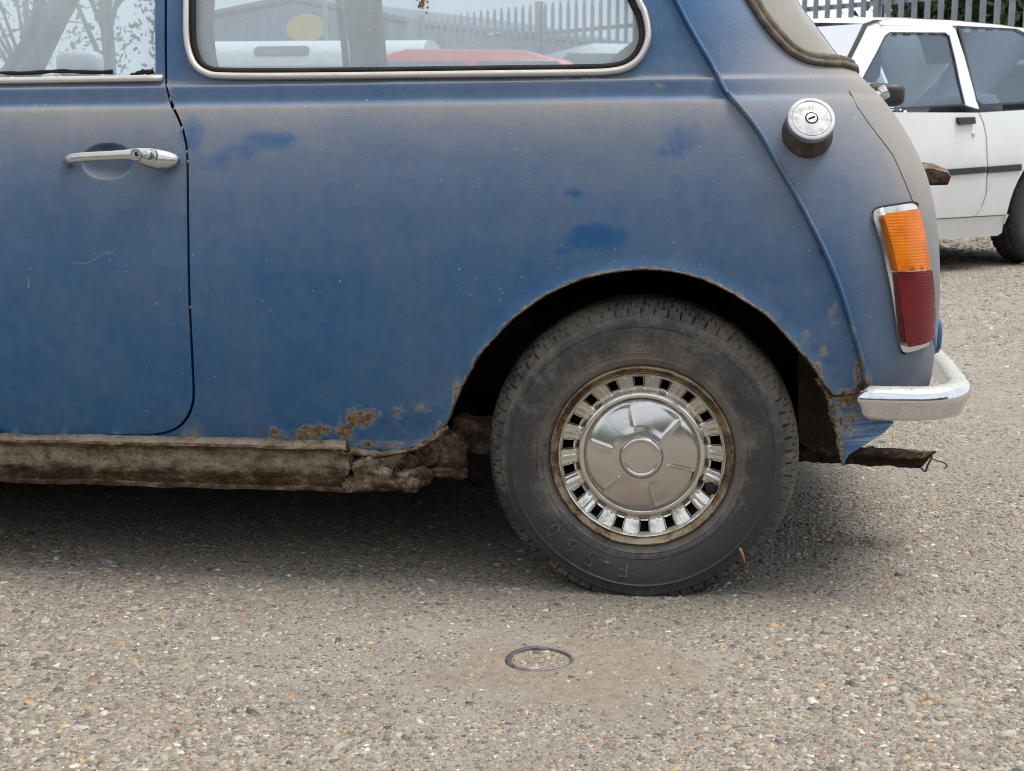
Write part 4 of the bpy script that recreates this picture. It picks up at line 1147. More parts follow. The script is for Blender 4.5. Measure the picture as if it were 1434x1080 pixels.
def build_hub(W, c, ax):
    # slotted trim ring
    ns = 18; per = 24; nA = ns * per; a0 = math.radians(93)
    rows = [(.1272, -.0015), (.1258, -.0022), (.1245, -.0050), (.1225, -.0065), (.1205, -.0078), (.1090, -.0150), (.1065, -.0165), (.1040, -.0175), (.1005, -.0170), (.0985, -.0140), (.0965, -.0115), (.0935, -.0100), (.0905, -.0098), (.0890, -.0108), (.0878, -.0135), (.0866, -.0140)]
    ths = a0 + (np.arange(nA) / nA) * 2 * math.pi
    V = []; F = []
    for j, (r, o) in enumerate(rows):
        for i, t in enumerate(ths):
            ph = ((i / per + .5) % 1) - .5
            oo = o
            if 3 <= j <= 7:
                web = abs(ph); oo += .0012 * (abs(web - .5) < .06) + (-.0016 if web < .25 else 0)
            V.append(c + ax * oo + r * np.array([math.cos(t), 0, math.sin(t)]))
    for j in range(len(rows) - 1):
        for i in range(nA):
            ph = ((((i + .5) / per) + .5) % 1) - .5
            if 3 <= j <= 5 and abs(ph) < .185: continue
            F.append((j * nA + i, (j + 1) * nA + i, (j + 1) * nA + (i + 1) % nA, j * nA + (i + 1) % nA))
    # slot walls turned inwards
    b = len(V)
    for s in range(ns):
        hw = int(.19 * per + .5)
        idx = [(s * per + d) % nA for d in range(-hw, hw + 1)]
        loop = [3 * nA + i for i in idx] + [q_ * nA + idx[-1] for q_ in (4, 5)] + [6 * nA + i for i in idx[::-1]] + [q_ * nA + idx[0] for q_ in (5, 4)]
        b = len(V); L = len(loop)
        V += [V[q] - ax * .006 for q in loop]
        F += [(loop[i], loop[(i + 1) % L], b + (i + 1) % L, b + i) for i in range(L)]
    make('wheel_trim', V, F, M_TRIM, W, sharp=40)
    # domed hubcap with six radial creases and a boss
    nA = 360; rr = [(.0868, -.0138), (.0860, -.0100), (.0845, -.0085)] + [(r, -.0080 + .0155 * (1 - (r / .085) ** 2)) for r in np.linspace(.083, .034, 26)] + [(.0330, .0078), (.0318, .0098), (.0300, .0122), (.0280, .0130), (.0262, .0128), (.0250, .0117), (.022, .0117), (.012, .0119), (.004, .0120)]
    V = []
    for j, (r, o) in enumerate(rr):
        for i in range(nA):
            t = 2 * math.pi * i / nA; oo = o
            if .040 < r < .084:
                d = (math.degrees(t) - 45) % 60; d = min(d, 60 - d); ds = math.radians(d) * r
                fade = min(1, (r - .040) / .008) * min(1, (.084 - r) / .006)
                sd = (math.degrees(t) - 45) % 60 - 30
                oo += .0012 * math.exp(-(ds / .0028) ** 2) * fade
                oo += .0021 * (sd / 30) * fade if abs(sd) > 1 else 0
            V.append(c + ax * oo + r * np.array([math.cos(t), 0, math.sin(t)]))
    k = len(rr)
    F = [(j * nA + i, (j + 1) * nA + i, (j + 1) * nA + (i + 1) % nA, j * nA + (i + 1) % nA) for j in range(k - 1) for i in range(nA)]
    F.append(tuple((k - 1) * nA + i for i in range(nA)))
    make('hubcap', V, F, M_HUB, W, sharp=50)
    mb = MB(); t = math.radians(-24.5); vc = c + ax * -.004 + .1165 * np.array([math.cos(t), 0, math.sin(t)])
    mb.lathe([(.0085, -.02), (.0085, -.004), (.0078, .002), (.0060, .0050), (.0030, .0058), (0, .006)], vc, ax, (0, 0, 1), 20)
    mb.build('tyre_valve', M_RUBBER, W)
W, T, c, ax = build_wheel(HUB[0], Y0, -1)
build_hub(W, c, ax)
# raised size lettering on the sidewall, tops outwards
def glyph(ch, r, ang, size, out):
    cu = bpy.data.curves.new('letter', 'FONT'); cu.body = ch; cu.size = size; cu.extrude = .002; cu.align_x = 'CENTER'; cu.resolution_u = 3; cu.offset = -.0002
    ob = bpy.data.objects.new('letter', cu); COL.objects.link(ob)
    bpy.context.view_layer.update()
    me = bpy.data.meshes.new_from_object(ob.evaluated_get(bpy.context.evaluated_depsgraph_get()))
    bpy.data.objects.remove(ob)
    e_r = np.array([math.cos(ang), 0, math.sin(ang)]); e_t = np.array([math.sin(ang), 0, -math.cos(ang)])
    vs = []
    for v in me.vertices:
        q = c + e_r * (r + v.co.y) + e_t * v.co.x; rq = math.hypot(q[0] - c[0], q[2] - c[2]); oo = np.interp(rq, [.153, .165, .176, .20, .21], [.0050, .0085, .0112, .0100, .0055]) + np.clip((.06 - q[2]) / .06, 0, 1) ** 2 * .012; q[1] = c[1] - oo - .0004 - (v.co.z + .002) * .45; vs.append(q)
    fs = [tuple(p.vertices) for p in me.polygons]
    bpy.data.meshes.remove(me)
    return vs, fs
mb = MB()
for ch, a_ in (('F', 262.5), ('-', 253), ('5', 245), ('6', 233.5), ('0', 221.5)):
    mb.add(*glyph(ch, .1655, math.radians(a_), .036, .0102))
LET = mb.build('lettering', M_TYRE, W, smooth=False, attrs=dict(rad=[.3] * len(mb.v), grime_shade=[.5] * len(mb.v)))
# brown leaf stalk stuck to the tread edge
mb = MB(); mb.tube([at_y(1036, 768, Y0 - .016), at_y(1040, 776, Y0 - .016), at_y(1043, 788, Y0 - .008)], [.0025, .0018, .001], 6)
mb.build('stuck_twig', mat_plain('tan_twig', (.36, .22, .08), .8), W)
for cx_, yf, sg in ((HUB[0], 2 * YC - Y0, 1), (HUB[0] - 2.036, Y0 + .01, -1), (HUB[0] - 2.036, 2 * YC - Y0 - .01, 1)):
    W2, T2, c2, a2 = build_wheel(cx_, yf, sg, False)
    mb = MB(); mb.lathe([(.127, -.004), (.122, -.008), (.104, -.018), (.098, -.014), (.088, -.010), (.086, -.012), (.06, .0), (.034, .006), (.030, .012), (0, .012)], c2, a2, (0, 0, 1), 48)
    mb.build('hubcap', M_HUB, W2)

# --- front of the car (beyond the picture's edge, kept simple but whole)
fa = [np.array([HUB[0] - 2.036 + .245 * math.cos(t), .225 + .275 * math.sin(t)]) for t in np.linspace(-.05, math.pi + .05, 30)]
wing = [np.array([XF - .006, .79]), np.array([XF - .010, .5]), np.array([XF - .006, .24])] + fa + [np.array([-2.44, .28]), np.array([-2.52, .36]), np.array([-2.54, .55]), np.array([-2.50, .70]), np.array([-2.36, .765]), np.array([-2.0, .788])]
panel('front_wing', wing, M_PAINT, CAR, attrs=True, mirror=True, step=.03, dense=.02)
nx, ny = 14, 12
V = []
for i in range(nx):
    x = XF - .006 + (-2.53 - XF) * i / (nx - 1); wz = float(np.interp(x, [-2.54, -2.50, -2.36, -2.0, XF], [.60, .70, .765, .788, .79]))
    ya = float(surf(x, wz)[1]) + .004
    for j in range(ny):
        t = j / (ny - 1); V.append((x, ya + (2 * YC - 2 * ya) * t, wz - .002 + TILT * (x + .06) + .07 * math.sin(math.pi * t) ** .7))
F = [(i * ny + j, i * ny + j + 1, (i + 1) * ny + j + 1, (i + 1) * ny + j) for i in range(nx - 1) for j in range(ny - 1)]
zat = dict(dust=np.full(len(V), .6), clean_shade=np.zeros(len(V)), rust=np.zeros(len(V)))
make('bonnet', V, F, M_PAINT, CAR, attrs=zat)
mb = MB(); mb.box((-2.52, YC, .45), (.05, 1.22, .40)); mb.build('front_panel', M_PAINT, CAR, smooth=False, attrs=dict(dust=[.2] * 8, clean_shade=[0.] * 8, rust=[0.] * 8))
mb = MB(); mb.box((-2.60, YC, .33), (.05, 1.36, .06)); mb.build('front_bumper', M_BUMP, CAR, smooth=False)
# roof
us_ = np.concatenate([np.linspace(XF + .30, .02, 26)])
V = []; nr_ = 15; cols = []
path = [(u_, WTOP) for u_ in us_]
ulast = umax(WTOP); path += [(u_, WTOP) for u_ in np.linspace(.03, ulast, 14)]
for u_, w_ in path:
    p = surf(u_, w_)
    for j in range(nr_):
        t = j / (nr_ - 1); q = np.array([p[0] + (-.75 - p[0]) * .0 * t, p[1] + (2 * YC - 2 * p[1]) * t, p[2] + .115 * math.sin(math.pi * t) ** .55])
        fx = np.clip((p[0] - (-1.40)) / .12, 0, 1); rx = np.clip((surf(ulast, WTOP)[0] - p[0]) / .25, 0, 1)
        q[2] = p[2] + (q[2] - p[2]) * (.35 + .65 * min(fx, 1)) * (rx ** .5 if rx < 1 else 1)
        V.append(q)
n_ = len(path)
F = [(i * nr_ + j, (i + 1) * nr_ + j, (i + 1) * nr_ + j + 1, i * nr_ + j + 1) for i in range(n_ - 1) for j in range(nr_ - 1)]
make('roof', V, F, M_PAINT, CAR, attrs=dict(dust=np.full(len(V), .5), clean_shade=np.zeros(len(V)), rust=np.zeros(len(V))))
# windscreen and pillars
a0_ = surf(XF, .795); a1_ = surf(XF + .30, WTOP)
ws = []
for j in range(9):
    t = j / 8
    ws += [(a0_[0] - .10 * math.sin(math.pi * t), a0_[1] + (2 * YC - 2 * a0_[1]) * t, a0_[2]), (a1_[0] - .05 * math.sin(math.pi * t), a1_[1] + (2 * YC - 2 * a1_[1]) * t, a1_[2])]
make('windscreen', ws, [(2 * j, 2 * j + 2, 2 * j + 3, 2 * j + 1) for j in range(8)], M_FARGLASS, CAR)
for s in (0, 1):
    mb = MB(); A_ = np.array([a0_, a1_])
    if s: A_[:, 1] = 2 * YC - A_[:, 1]
    mb.tube([A_[0] + (0.02, (1 - 2 * s) * .02, -.02), A_[1] + (0.02, (1 - 2 * s) * .02, 0)], [.026, .022], 8)
    mb.build('windscreen_pillar', M_VINYL, CAR)
# --- interior
for yy in (YC - .30, YC + .30):
    mb = MB(); mb.add(*lump((-1.0, yy, .40), (.24, .22, .07), 0, 10, .03, 8)); mb.add(*lump((-.80, yy, .58), (.06, .21, .15), 0, 10, .03, 8)); mb.build('front_seat', M_VINYL, CAR)
mb = MB(); mb.add(*lump((-.28, YC, .42), (.22, .38, .09), 0, 10, .02, 8)); mb.add(*lump((-.10, YC, .60), (.07, .38, .14), 0, 10, .02, 8))
mb.build('rear_bench', M_VINYL, CAR)
sc_ = at_depth(-32, 72, 3.05)
mb = MB(); th = np.linspace(0, 2 * math.pi, 40)
e1 = np.array([.62, 0, .78]); e2 = np.array([0, 1.0, 0])
mb.tube([sc_ + .19 * (math.cos(t) * e1 + math.sin(t) * e2) for t in th], .014, 8, False)
mb.tube([sc_, sc_ + np.array([-.35, 0, -.25])], .03, 8)
mb.build('steering_wheel', M_VINYL, CAR)
mb = MB(); mb.box((XF - .0, YC, .70), (.22, 1.16, .12)); mb.build('dashboard', M_VINYL, CAR, smooth=False)
# centre pillar trims just inside the glass and at the far rear corner
def solid(poly, inn, th_, name, mat, parent, far=False):
    """trim piece lying a little inside the skin (or inside the far skin)"""
    fr = []
    for x, y in dens(poly, 12, True):
        if not far: fr.append(sfull(*inv(x, y, -inn), -inn)[0])
        else:
            Y = 2 * YC - Y0 - .05
            for _ in range(6):
                P = at_y(x, y, Y); Y = 2 * YC - float(Y0 - prof_o(P[2] - TILT * (P[0] + .06))) - inn
            fr.append(at_y(x, y, Y))
    fr = np.array(fr); k = len(fr); bk = fr + np.array([0, th_, 0])
    tri = tessellate_polygon([[Vector((a[0], a[2], 0)) for a in fr]])
    F = [tuple(t) for t in tri] + [tuple(k + i for i in t[::-1]) for t in tri] + [(i, (i + 1) % k, k + (i + 1) % k, k + i) for i in range(k)]
    return make(name, np.concatenate([fr, bk]), F, mat, parent, smooth=False)
solid([(1118, 455), (1150, 528), (1172, 572), (1177, 605), (1180, 636), (1172, 632), (1160, 640), (1150, 628), (1140, 634), (1118, 618)], .10, .25, 'rear_inner_panel', M_DARKRUST, CAR)
solid([(258, -150), (287, -150), (289, 0), (287, 40), (292, 80), (300, 108), (262, 112)], .022, .04, 'centre_pillar_trim', M_INT, CAR)
solid([(690, 112), (700, 100), (780, 95), (848, 90), (868, 72), (886, 58), (893, 0), (880, -60), (935, -60), (950, 112)], .024, .03, 'rear_side_trim', M_INT, CAR)
solid([(500, -150), (528, -150), (531, 0), (541, 115), (492, 115), (494, 0)], .045, .03, 'centre_pillar_trim', M_VINYL, CAR, True)
# far door mirror seen through the cabin
mb = MB(); mb.add(*lump(at_depth(112, 90, 3.75), (.060, .03, .035), 0, 12, .02, 8))
mb.build('door_mirror', mat_plain('pale_mirror_shell', (.55, .57, .58), .4), CAR)
# patch of brown sticker residue on the quarter glass
mb = MB()
for _ in range(40):
    x, y = 590 + rng.normal(0, 4), 4 + rng.normal(0, 6); p = sfull(*inv(x, y, -.006), -.006)[0]
    s = .0022 * rng.uniform(.5, 1.3); a = rng.random() * 6
    mb.add([p + s * np.array([math.cos(a + q), 0, math.sin(a + q)]) + (0, -.0005, 0) for q in (0, 1.6, 3.2, 4.6)], [(0, 1, 2, 3)])
mb.build('sticker_residue', mat_plain('brown_residue', (.22, .11, .05), .9), QW, smooth=False)

# ------------------------------------------------------------------ ring on the ground
rc = gnd(755, 924)
mb = MB(); V = []; nR = 72; sec = [(-.0050, -.001), (-.0046, .0016), (-.0020, .0026), (.0020, .0022), (.0044, .0010), (.0052, -.001)]
for i in range(nR):
    t = 2 * math.pi * i / nR; r_ = .0420 * (1 + .03 * math.sin(2 * t + .9) + .035 * math.cos(3 * t + .3))
    for d, h in sec:
        rr_ = r_ + d * (.72 + .30 * math.cos(t - 2.4))
        V.append((rc[0] + rr_ * math.cos(t), rc[1] + rr_ * math.sin(t) * 1.02, h + .0005 * math.sin(t * 4) + .0007 * math.cos(t - 2.4)))
k = len(sec)
F = [(i * k + j, ((i + 1) % nR) * k + j, ((i + 1) % nR) * k + j + 1, i * k + j + 1) for i in range(nR) for j in range(k - 1)]
ring = make('metal_ring', V, F, mat_plain('worn_grey_metal', (.115, .11, .112), .5, .45, var=.35, sc=90), None, sharp=50)
tag(ring, 'small bent dark metal ring sunk in the gravel yard', 'metal ring')

# ------------------------------------------------------------------ white hatchback, parked at an angle behind
WA = YAW + math.radians(38)
WO = gnd(1466, 370); WO = np.array([WO[0], WO[1], 0.0])
WD = np.array([math.cos(WA), math.sin(WA), 0]); WN = np.array([math.sin(WA), -math.cos(WA), 0])
wo_f = pchip([.10, .20, .30, .45, .55, .57, .80, .90, .93, 1.1, 1.25, 1.33, 1.40], [-.06, -.03, -.005, .012, .018, .020, .010, -.005, -.02, -.075, -.13, -.165, -.24])
WW = 1.54
def wsurf(u, z, off=0.0, far=False):
    o = float(wo_f(z)) + off + .02
    # plan taper at both ends
    e = max(0, -2.2 - u) ** 2 * .25 + max(0, u - .2) ** 2 * .25
    b = WO + WD * u + np.array([0, 0, z])
    return b + WN * (o - e) if not far else b - WN * (WW + o - e)
def winv(px, py, off=0.0):
    d = ray(px, py); o = 0.0
    for _ in range(12):
        org = WO + WN * (o + off + .02); t = ((org - CAMP) @ WN) / (d @ WN); P = CAMP + d * t; o = float(wo_f(P[2]))
    return (float((P - WO) @ WD), float(P[2]))
def wpanel(name, poly, mat, parent, off=0.0, th=.02, far=True, uz=False, step=.12, mat_far=None):
    L = poly if uz else [winv(x, y, off) for x, y in poly]
    L = [tuple(p) for p in dens(L, step, True)]
    k = len(L)
    pts = [Vector(p) for p in L]; edges = [(i, (i + 1) % k) for i in range(k)]
    A = np.array(L); g = np.array([(a, b) for a in np.arange(A[:, 0].min(), A[:, 0].max(), .1) for b in np.arange(A[:, 1].min(), A[:, 1].max(), .05)]).reshape(-1, 2)
    if len(g):
        ok = inside(L, g); g = g[ok]
        if len(g):
            d = np.min(np.linalg.norm(g[:, None] - A[None], axis=2), axis=1); pts += [Vector((float(a), float(b))) for a, b in g[d > .02]]
    vo, eo, fo, *_ = delaunay_2d_cdt(pts, edges, [], 0, 1e-6)
    vo = np.array([(v.x, v.y) for v in vo]); tri = np.array([f for f in fo if len(f) == 3]); tri = tri[inside(L, vo[tri].mean(1))]
    out = None
    for fr in ((False, True) if far else (False,)):
        V = [wsurf(a, b, off, fr) for a, b in vo]; F = [tuple(t) if not fr else tuple(t[::-1]) for t in tri]
        b_ = len(V); V += [wsurf(a, b, off, fr) for a, b in L] + [wsurf(a, b, off - th, fr) for a, b in L]
        F += [(b_ + i, b_ + (i + 1) % k, b_ + k + (i + 1) % k, b_ + k + i) for i in range(k)]
        o = make(name, V, F, (mat_far or mat) if fr else mat, parent, sharp=30)
        out = out or o
    return out
M_WHITE = mat_plain('white_car_paint', (.70, .72, .72), .28, var=.04, sc=3, bump=0, coat=.5)
M_BLK = mat_plain('black_car_plastic', (.022, .022, .024), .55, var=.2)
M_WGLASS = mat_glass('hatch_side_glass', .19, (.42, .58, .80), (.68, .84, .98), .04, False)  # blue haze colour stands in for reflected sky
M_WSCREEN = mat_glass('hatch_windscreen', .12, (.36, .50, .70), (.26, .38, .56), .03, False)
M_WFAR = mat_glass('hatch_far_glass', .05, (.4, .5, .6), (.86, .93, 1.0), .03, False)
M_DKINT = mat_plain('hatch_seat_cloth', (.05, .06, .075), .85, var=.2)
def cam_car():
    R = empty('hatchback', WO + WD * -1.2 - WN * .75)
    tag(R, 'white three door hatchback parked at an angle behind the blue car', 'car')
    belt = [winv(x, y) for x, y in ((1244, 158), (1352, 150), (1434, 146))]
    zb = lambda u: float(np.interp(u, [belt[0][0], belt[2][0]], [belt[0][1], belt[2][1]]))
    u_gap = winv(1371, 158)[0]; u_df = u_gap - 1.08
    # rear wing with arch
    ar = [((.44 if math.cos(t) < 0 else .335) * math.cos(t), .29 + .37 * math.sin(t)) for t in np.linspace(math.pi + .30, -.30, 24)]
    gap = [winv(x, y) for x, y in ((1371, 158), (1377, 172), (1381, 190), (1383, 230), (1381, 272), (1374, 292), (1366, 303))]
    zs = gap[-1][1]
    rw = [(g[0] + .006, g[1]) for g in gap] + [(ar[0][0] - .0, zs)] + ar[1:-1] + [(.36, .26), (.60, .30), (.68, .42), (.70, .62), (.66, .85), (.62, zb(.6) + .0), (.3, zb(.3))]
    wpanel('rear_wing', rw, M_WHITE, R, uz=True)
    D = wpanel('door', [(g[0] - .006, g[1]) for g in gap] + [(u_df + .05, zs), (u_df, zs + .06), (u_df - .01, .6), (u_df + .02, zb(u_df))], M_WHITE, R, uz=True)
    fa = [(-2.28 + .335 * math.cos(t), .29 + .345 * math.sin(t)) for t in np.linspace(-.30, math.pi + .30, 24)]
    wpanel('front_wing', [(u_df - .012, .92), (u_df - .022, .6), (u_df - .012, zs + .05), (u_df, zs)] + fa[1:-1] + [(-2.66, .26), (-2.9, .30), (-2.96, .45), (-2.94, .66), (-2.85, .74), (-2.2, .84)], M_WHITE, R, uz=True)
    # sill
    wpanel('sill', [(-1.95, zs - .006), (-.44, zs - .006), (-.415, zs - .10), (-.45, zs - .115), (-1.95, zs - .115)], M_WHITE, R, uz=True, off=-.012)
    # door frame: pillars and header as one ring
    outer = [(1171, 163), (1187, 133), (1217, 70), (1229, 42), (1238, 36), (1332, 36), (1338, 41), (1371, 153)]
    innr = [(1181, 157), (1239, 50), (1246, 45), (1324, 45.5), (1330, 50), (1352.5, 147.5)]
    for (a, b) in ((outer[0:4] + innr[0:2][::-1], 1), (outer[3:6] + innr[1:4][::-1], 1), (outer[5:8] + innr[3:6][::-1], 1)):
        pass
    ringp = outer + innr[::-1]
    wpanel('window_frame', ringp, M_WHITE, D, off=-.004)
    wpanel('window_glass', innr, M_WGLASS, D, off=-.014, th=.004, mat_far=M_WFAR)
    sealp = [(a, b) for a, b in innr]
    ins = [(1183, 155), (1240.5, 51.5), (1247, 47), (1323, 47.5), (1328.5, 51.5), (1350, 145.5)]
    wpanel('window_seal', sealp + [sealp[0]] + [ins[0]] + ins[::-1], M_BLK, D, off=-.006, th=.006, far=False)
    wpanel('quarter_glass', [(1344, 39), (1418, 42), (1436, 50), (1458, 105), (1462, 141), (1376, 146.5), (1368, 140)], M_WGLASS, R, off=-.012, th=.004, mat_far=M_WFAR)
    wpanel('quarter_window_seal', [(1341, 36), (1419, 39), (1438, 47), (1461, 104), (1466, 143), (1375, 149), (1366, 143), (1341, 36.5), (1344.5, 39), (1369, 140), (1376, 146), (1462, 140.5), (1458, 105.5), (1436, 50.5), (1418, 42), (1344.5, 39)], M_BLK, R, off=-.008, th=.006, far=False)
    # rear pillar
    wpanel('rear_pillar', [(1419, 38), (1440, 40), (1490, 112), (1500, 146), (1465, 146), (1461, 104), (1438, 47)], M_WHITE, R, off=-.006)
    # A pillar strip with black gutter
    wpanel('front_pillar', [(1151, 163), (1186, 92), (1214, 36), (1226, 31), (1236, 35), (1228, 42), (1216, 70), (1186, 133), (1170, 163)], M_WHITE, R, off=-.010)
    wpanel('roof_gutter', [(1149, 163), (1184, 92), (1213, 33), (1228, 27.5), (1236, 29), (1226, 31.5), (1215, 36), (1187, 92), (1152, 163)], M_BLK, R, off=-.004, far=False)
    wpanel('cant_rail', [(1226, 29), (1260, 26), (1330, 28.5), (1400, 35), (1440, 41), (1420, 40), (1342, 36), (1236, 35.5)], M_WHITE, R, off=-.006)
    # roof skin
    rp = [winv(x, y) for x, y in ((1216, 33), (1240, 27), (1290, 25.5), (1340, 28), (1400, 34), (1440, 40))]
    V = []; m = 11
    for (u, z) in rp:
        a, b = wsurf(u, z, -.006), wsurf(u, z, -.006, True)
        for j in range(m):
            t = j / (m - 1); V.append(a + (b - a) * t + np.array([0, 0, .035 * math.sin(math.pi * t)]))
    F = [(i * m + j, (i + 1) * m + j, (i + 1) * m + j + 1, i * m + j + 1) for i in range(len(rp) - 1) for j in range(m - 1)]
    make('roof', V, F, M_WHITE, R)
    # windscreen
    u0, z0 = winv(1150, 163); u1, z1 = rp[0]
    V = []
    for j in range(9):
        t = j / 8; s = math.sin(math.pi * t)
        a, b = wsurf(u0, z0, -.02), wsurf(u0, z0, -.02, True); c_, d_ = wsurf(u1, z1, -.02), wsurf(u1, z1, -.02, True)
        V += [a + (b - a) * t - WD * .10 * s, c_ + (d_ - c_) * t - WD * .05 * s]
    make('windscreen', V, [(2 * j, 2 * j + 2, 2 * j + 3, 2 * j + 1) for j in range(8)], M_WSCREEN, R)
    # bonnet, front and tailgate
    V = []
    for (u, z) in ((u0, z0 - .01), (-2.2, .86), (-2.85, .75), (-2.95, .66)):
        a, b = wsurf(u, z, -.01), wsurf(u, z, -.01, True)
        for j in range(m): t = j / (m - 1); V.append(a + (b - a) * t + np.array([0, 0, .03 * math.sin(math.pi * t)]))
    make('bonnet', V, [(i * m + j, (i + 1) * m + j, (i + 1) * m + j + 1, i * m + j + 1) for i in range(3) for j in range(m - 1)], M_WHITE, R)
    mb = MB(); mb.box(WO + WD * -2.93 - WN * .75 + np.array([0, 0, .48]), (.10, 1.46, .40), WA); mb.build('front_end', M_BLK, R, smooth=False)
    mb = MB(); mb.box(WO + WD * .66 - WN * .75 + np.array([0, 0, .62]), (.08, 1.40, .56), WA); mb.build('tailgate', M_WHITE, R, smooth=False)
    a, b = wsurf(.62, zb(.6), -.03), wsurf(.62, zb(.6), -.03, True); c_, d_ = wsurf(rp[-1][0], rp[-1][1], -.03), wsurf(rp[-1][0], rp[-1][1], -.03, True)
    make('rear_window', [a, b, d_, c_], [(0, 1, 2, 3)], M_WFAR, R, smooth=False)
    # trims
    wpanel('door_handle', [(1343, 164.5), (1366, 164), (1367, 173.5), (1346, 175), (1343.5, 171)], M_BLK, D, off=.018, th=.03)
    mb = MB(); p = wsurf(*winv(1363, 188), .004); mb.lathe([(0, .004), (.010, .004), (.012, 0)], p, WN, (0, 0, 1), 14); mb.build('key_lock', M_CHROME, D)
    wpanel('rub_strip', [(1250, 243), (1381, 233.5), (1381, 242), (1250, 252)], M_BLK, D, off=.010, th=.02)
    wpanel('rub_strip', [(1384, 233.5), (1431, 230), (1431, 239), (1384, 242.5)], M_BLK, R, off=.010, th=.02)
    mb = MB(); p = wsurf(*winv(1214, 134), .09); mb.add(*lump(p, (.10, .075, .055), 0, 12, .02, 8)); mb.box(p - WN * .08 + np.array([0, 0, -.02]), (.05, .12, .03), WA)
    mb.build('door_mirror', M_BLK, R)
    # cabin
    for q in (.42, 1.12):
        mb = MB()
        mb.add(*lump(WO + WD * (u_gap - .42) - WN * q + np.array([0, 0, .72]), (.14, .22, .24), 0, 12, .03, 6))
        mb.add(*lump(WO + WD * (u_gap - .36) - WN * q + np.array([0, 0, 1.08]), (.07, .12, .10), 0, 10, .03, 6)); mb.build('front_seat', M_DKINT, R)
    mb = MB(); mb.add(*lump(WO + WD * .25 - WN * .77 + np.array([0, 0, .70]), (.16, .60, .26), 0, 12, .03, 6)); mb.build('rear_bench', M_DKINT, R); mb = MB()
    mb.box(WO + WD * -1.75 - WN * .77 + np.array([0, 0, .78]), (.35, 1.30, .22), WA)
    mb.build('dashboard', M_DKINT, R)
    mb = MB(); mb.box(WO + WD * -1.1 - WN * .77 + np.array([0, 0, .26]), (3.4, 1.34, .12), WA); mb.build('floor_pan', M_BLACK, R, smooth=False)
    mb = MB()
    for u in (0, -2.28): mb.box(WO + WD * u - WN * .77 + np.array([0, 0, .5]), (.80, 1.15, .36), WA)
    mb.build('inner_wheel_housing', M_BLACK, R, smooth=False)
    for u in (-.03, -2.28):
        for s in (0, 1):
            cw = WO + WD * u + np.array([0, 0, .285]) - WN * (.03 if s == 0 else WW - .03); axw = WN if s == 0 else -WN
            V = []; nA = 160; pr = [(.17, -.01), (.19, .004), (.225, .010), (.255, .004), (.275, -.012), (.283, -.03), (.285, -.055), (.285, -.12), (.275, -.16), (.23, -.17), (.17, -.15)]
            pr2 = []
            for (r, o), (r2, o2) in zip(pr[:-1], pr[1:]): pr2 += [(r, o), ((r + r2) / 2, (o + o2) / 2)]
            pr2.append(pr[-1])
            up = np.array([0, 0, 1.0]); e = np.cross(up, axw)
            for j, (r, o) in enumerate(pr2):
                for i in range(nA):
                    t = 2 * math.pi * i / nA; dr = -.007 if (r > .268 and ((i + j * 1.2) % 5) < 1.2) else 0
                    if j in (11, 13) and r > .27: dr = -.008
                    q = cw + axw * o + (r + dr) * (math.cos(t) * e + math.sin(t) * up); q[2] = max(q[2], .002); V.append(q)
            F = [(j * nA + i, (j + 1) * nA + i, (j + 1) * nA + (i + 1) % nA, j * nA + (i + 1) % nA) for j in range(len(pr2) - 1) for i in range(nA)]
            mb = MB(); mb.lathe([(0, .0), (.05, .002), (.06, -.02), (.14, -.03), (.165, -.005), (.178, .004), (.18, -.01)], cw, axw, up, 40)
            w_ = mb.build('wheel', mat_plain('silver_steel_wheel', (.42, .43, .44), .4, .6), R)
            make('tyre', V, F, mat_plain('dark_car_tyre', (.022, .022, .025), .7, var=.3), w_, sharp=30)
cam_car()

# ------------------------------------------------------------------ palisade fence
M_GALV = mat_plain('galvanised_steel', (.30, .33, .37), .5, .35, var=.15, sc=8)
fA = at_depth(585, 192, 21.0)[:2]; fB = at_depth(1434, 192, 13.15)[:2]
fd = (fB - fA); fl = np.linalg.norm(fd); fd /= fl; fn = np.array([fd[1], -fd[0]])
fn = fn if fn[1] < 0 else -fn
FEN = empty('palisade_fence', (fA[0], fA[1], 0))
tag(FEN, 'grey galvanised steel palisade fence with pointed upright pales', 'fence')
def pale_mesh():
    xs = [(-.034, .0), (-.022, .004), (-.014, .018), (.0, .010), (.014, .018), (.022, .004), (.034, .0)]; Hh = 2.40; tipz = .10
    V = []; k = len(xs)
    for x, d in xs:
        V.append((x, -d, .05))
    for x, d in xs: V.append((x, -d, Hh - tipz))
    V += [(-.034 * .5 - .004, 0, Hh - .02), (0, -.010, Hh), (.034 * .5 + .004, 0, Hh - .02)]
    t = 2 * k
    F = [(i, i + 1, k + i + 1, k + i) for i in range(k - 1)] + [(k, k + 1, t), (k + 1, k + 2, t), (k + 2, k + 3, t + 1), (k + 3, k + 4, t + 1), (k + 4, k + 5, t + 2), (k + 5, k + 6, t + 2), (k + 2, t + 1, t), (k + 4, t + 2, t + 1)]
    b = len(V); V2 = [(x, y + .003, z) for x, y, z in V]
    me = bpy.data.meshes.new('pale'); me.from_pydata(V + V2, [], F + [tuple(b + i for i in q[::-1]) for q in F]); me.update(); me.materials.append(M_GALV)
    return me
pm = pale_mesh(); fang = math.atan2(fd[1], fd[0]); inv_f = WORLD_INV(FEN)
npale = int((fl + 2.2) / .155)
for i in range(npale):
    o = bpy.data.objects.new('pale', pm); COL.objects.link(o); o.parent = FEN; o.matrix_parent_inverse = inv_f
    p = fA + fd * (.10 + i * .155); o.location = (p[0] + fn[0] * .05, p[1] + fn[1] * .05, 0); o.rotation_euler = (0, 0, fang)
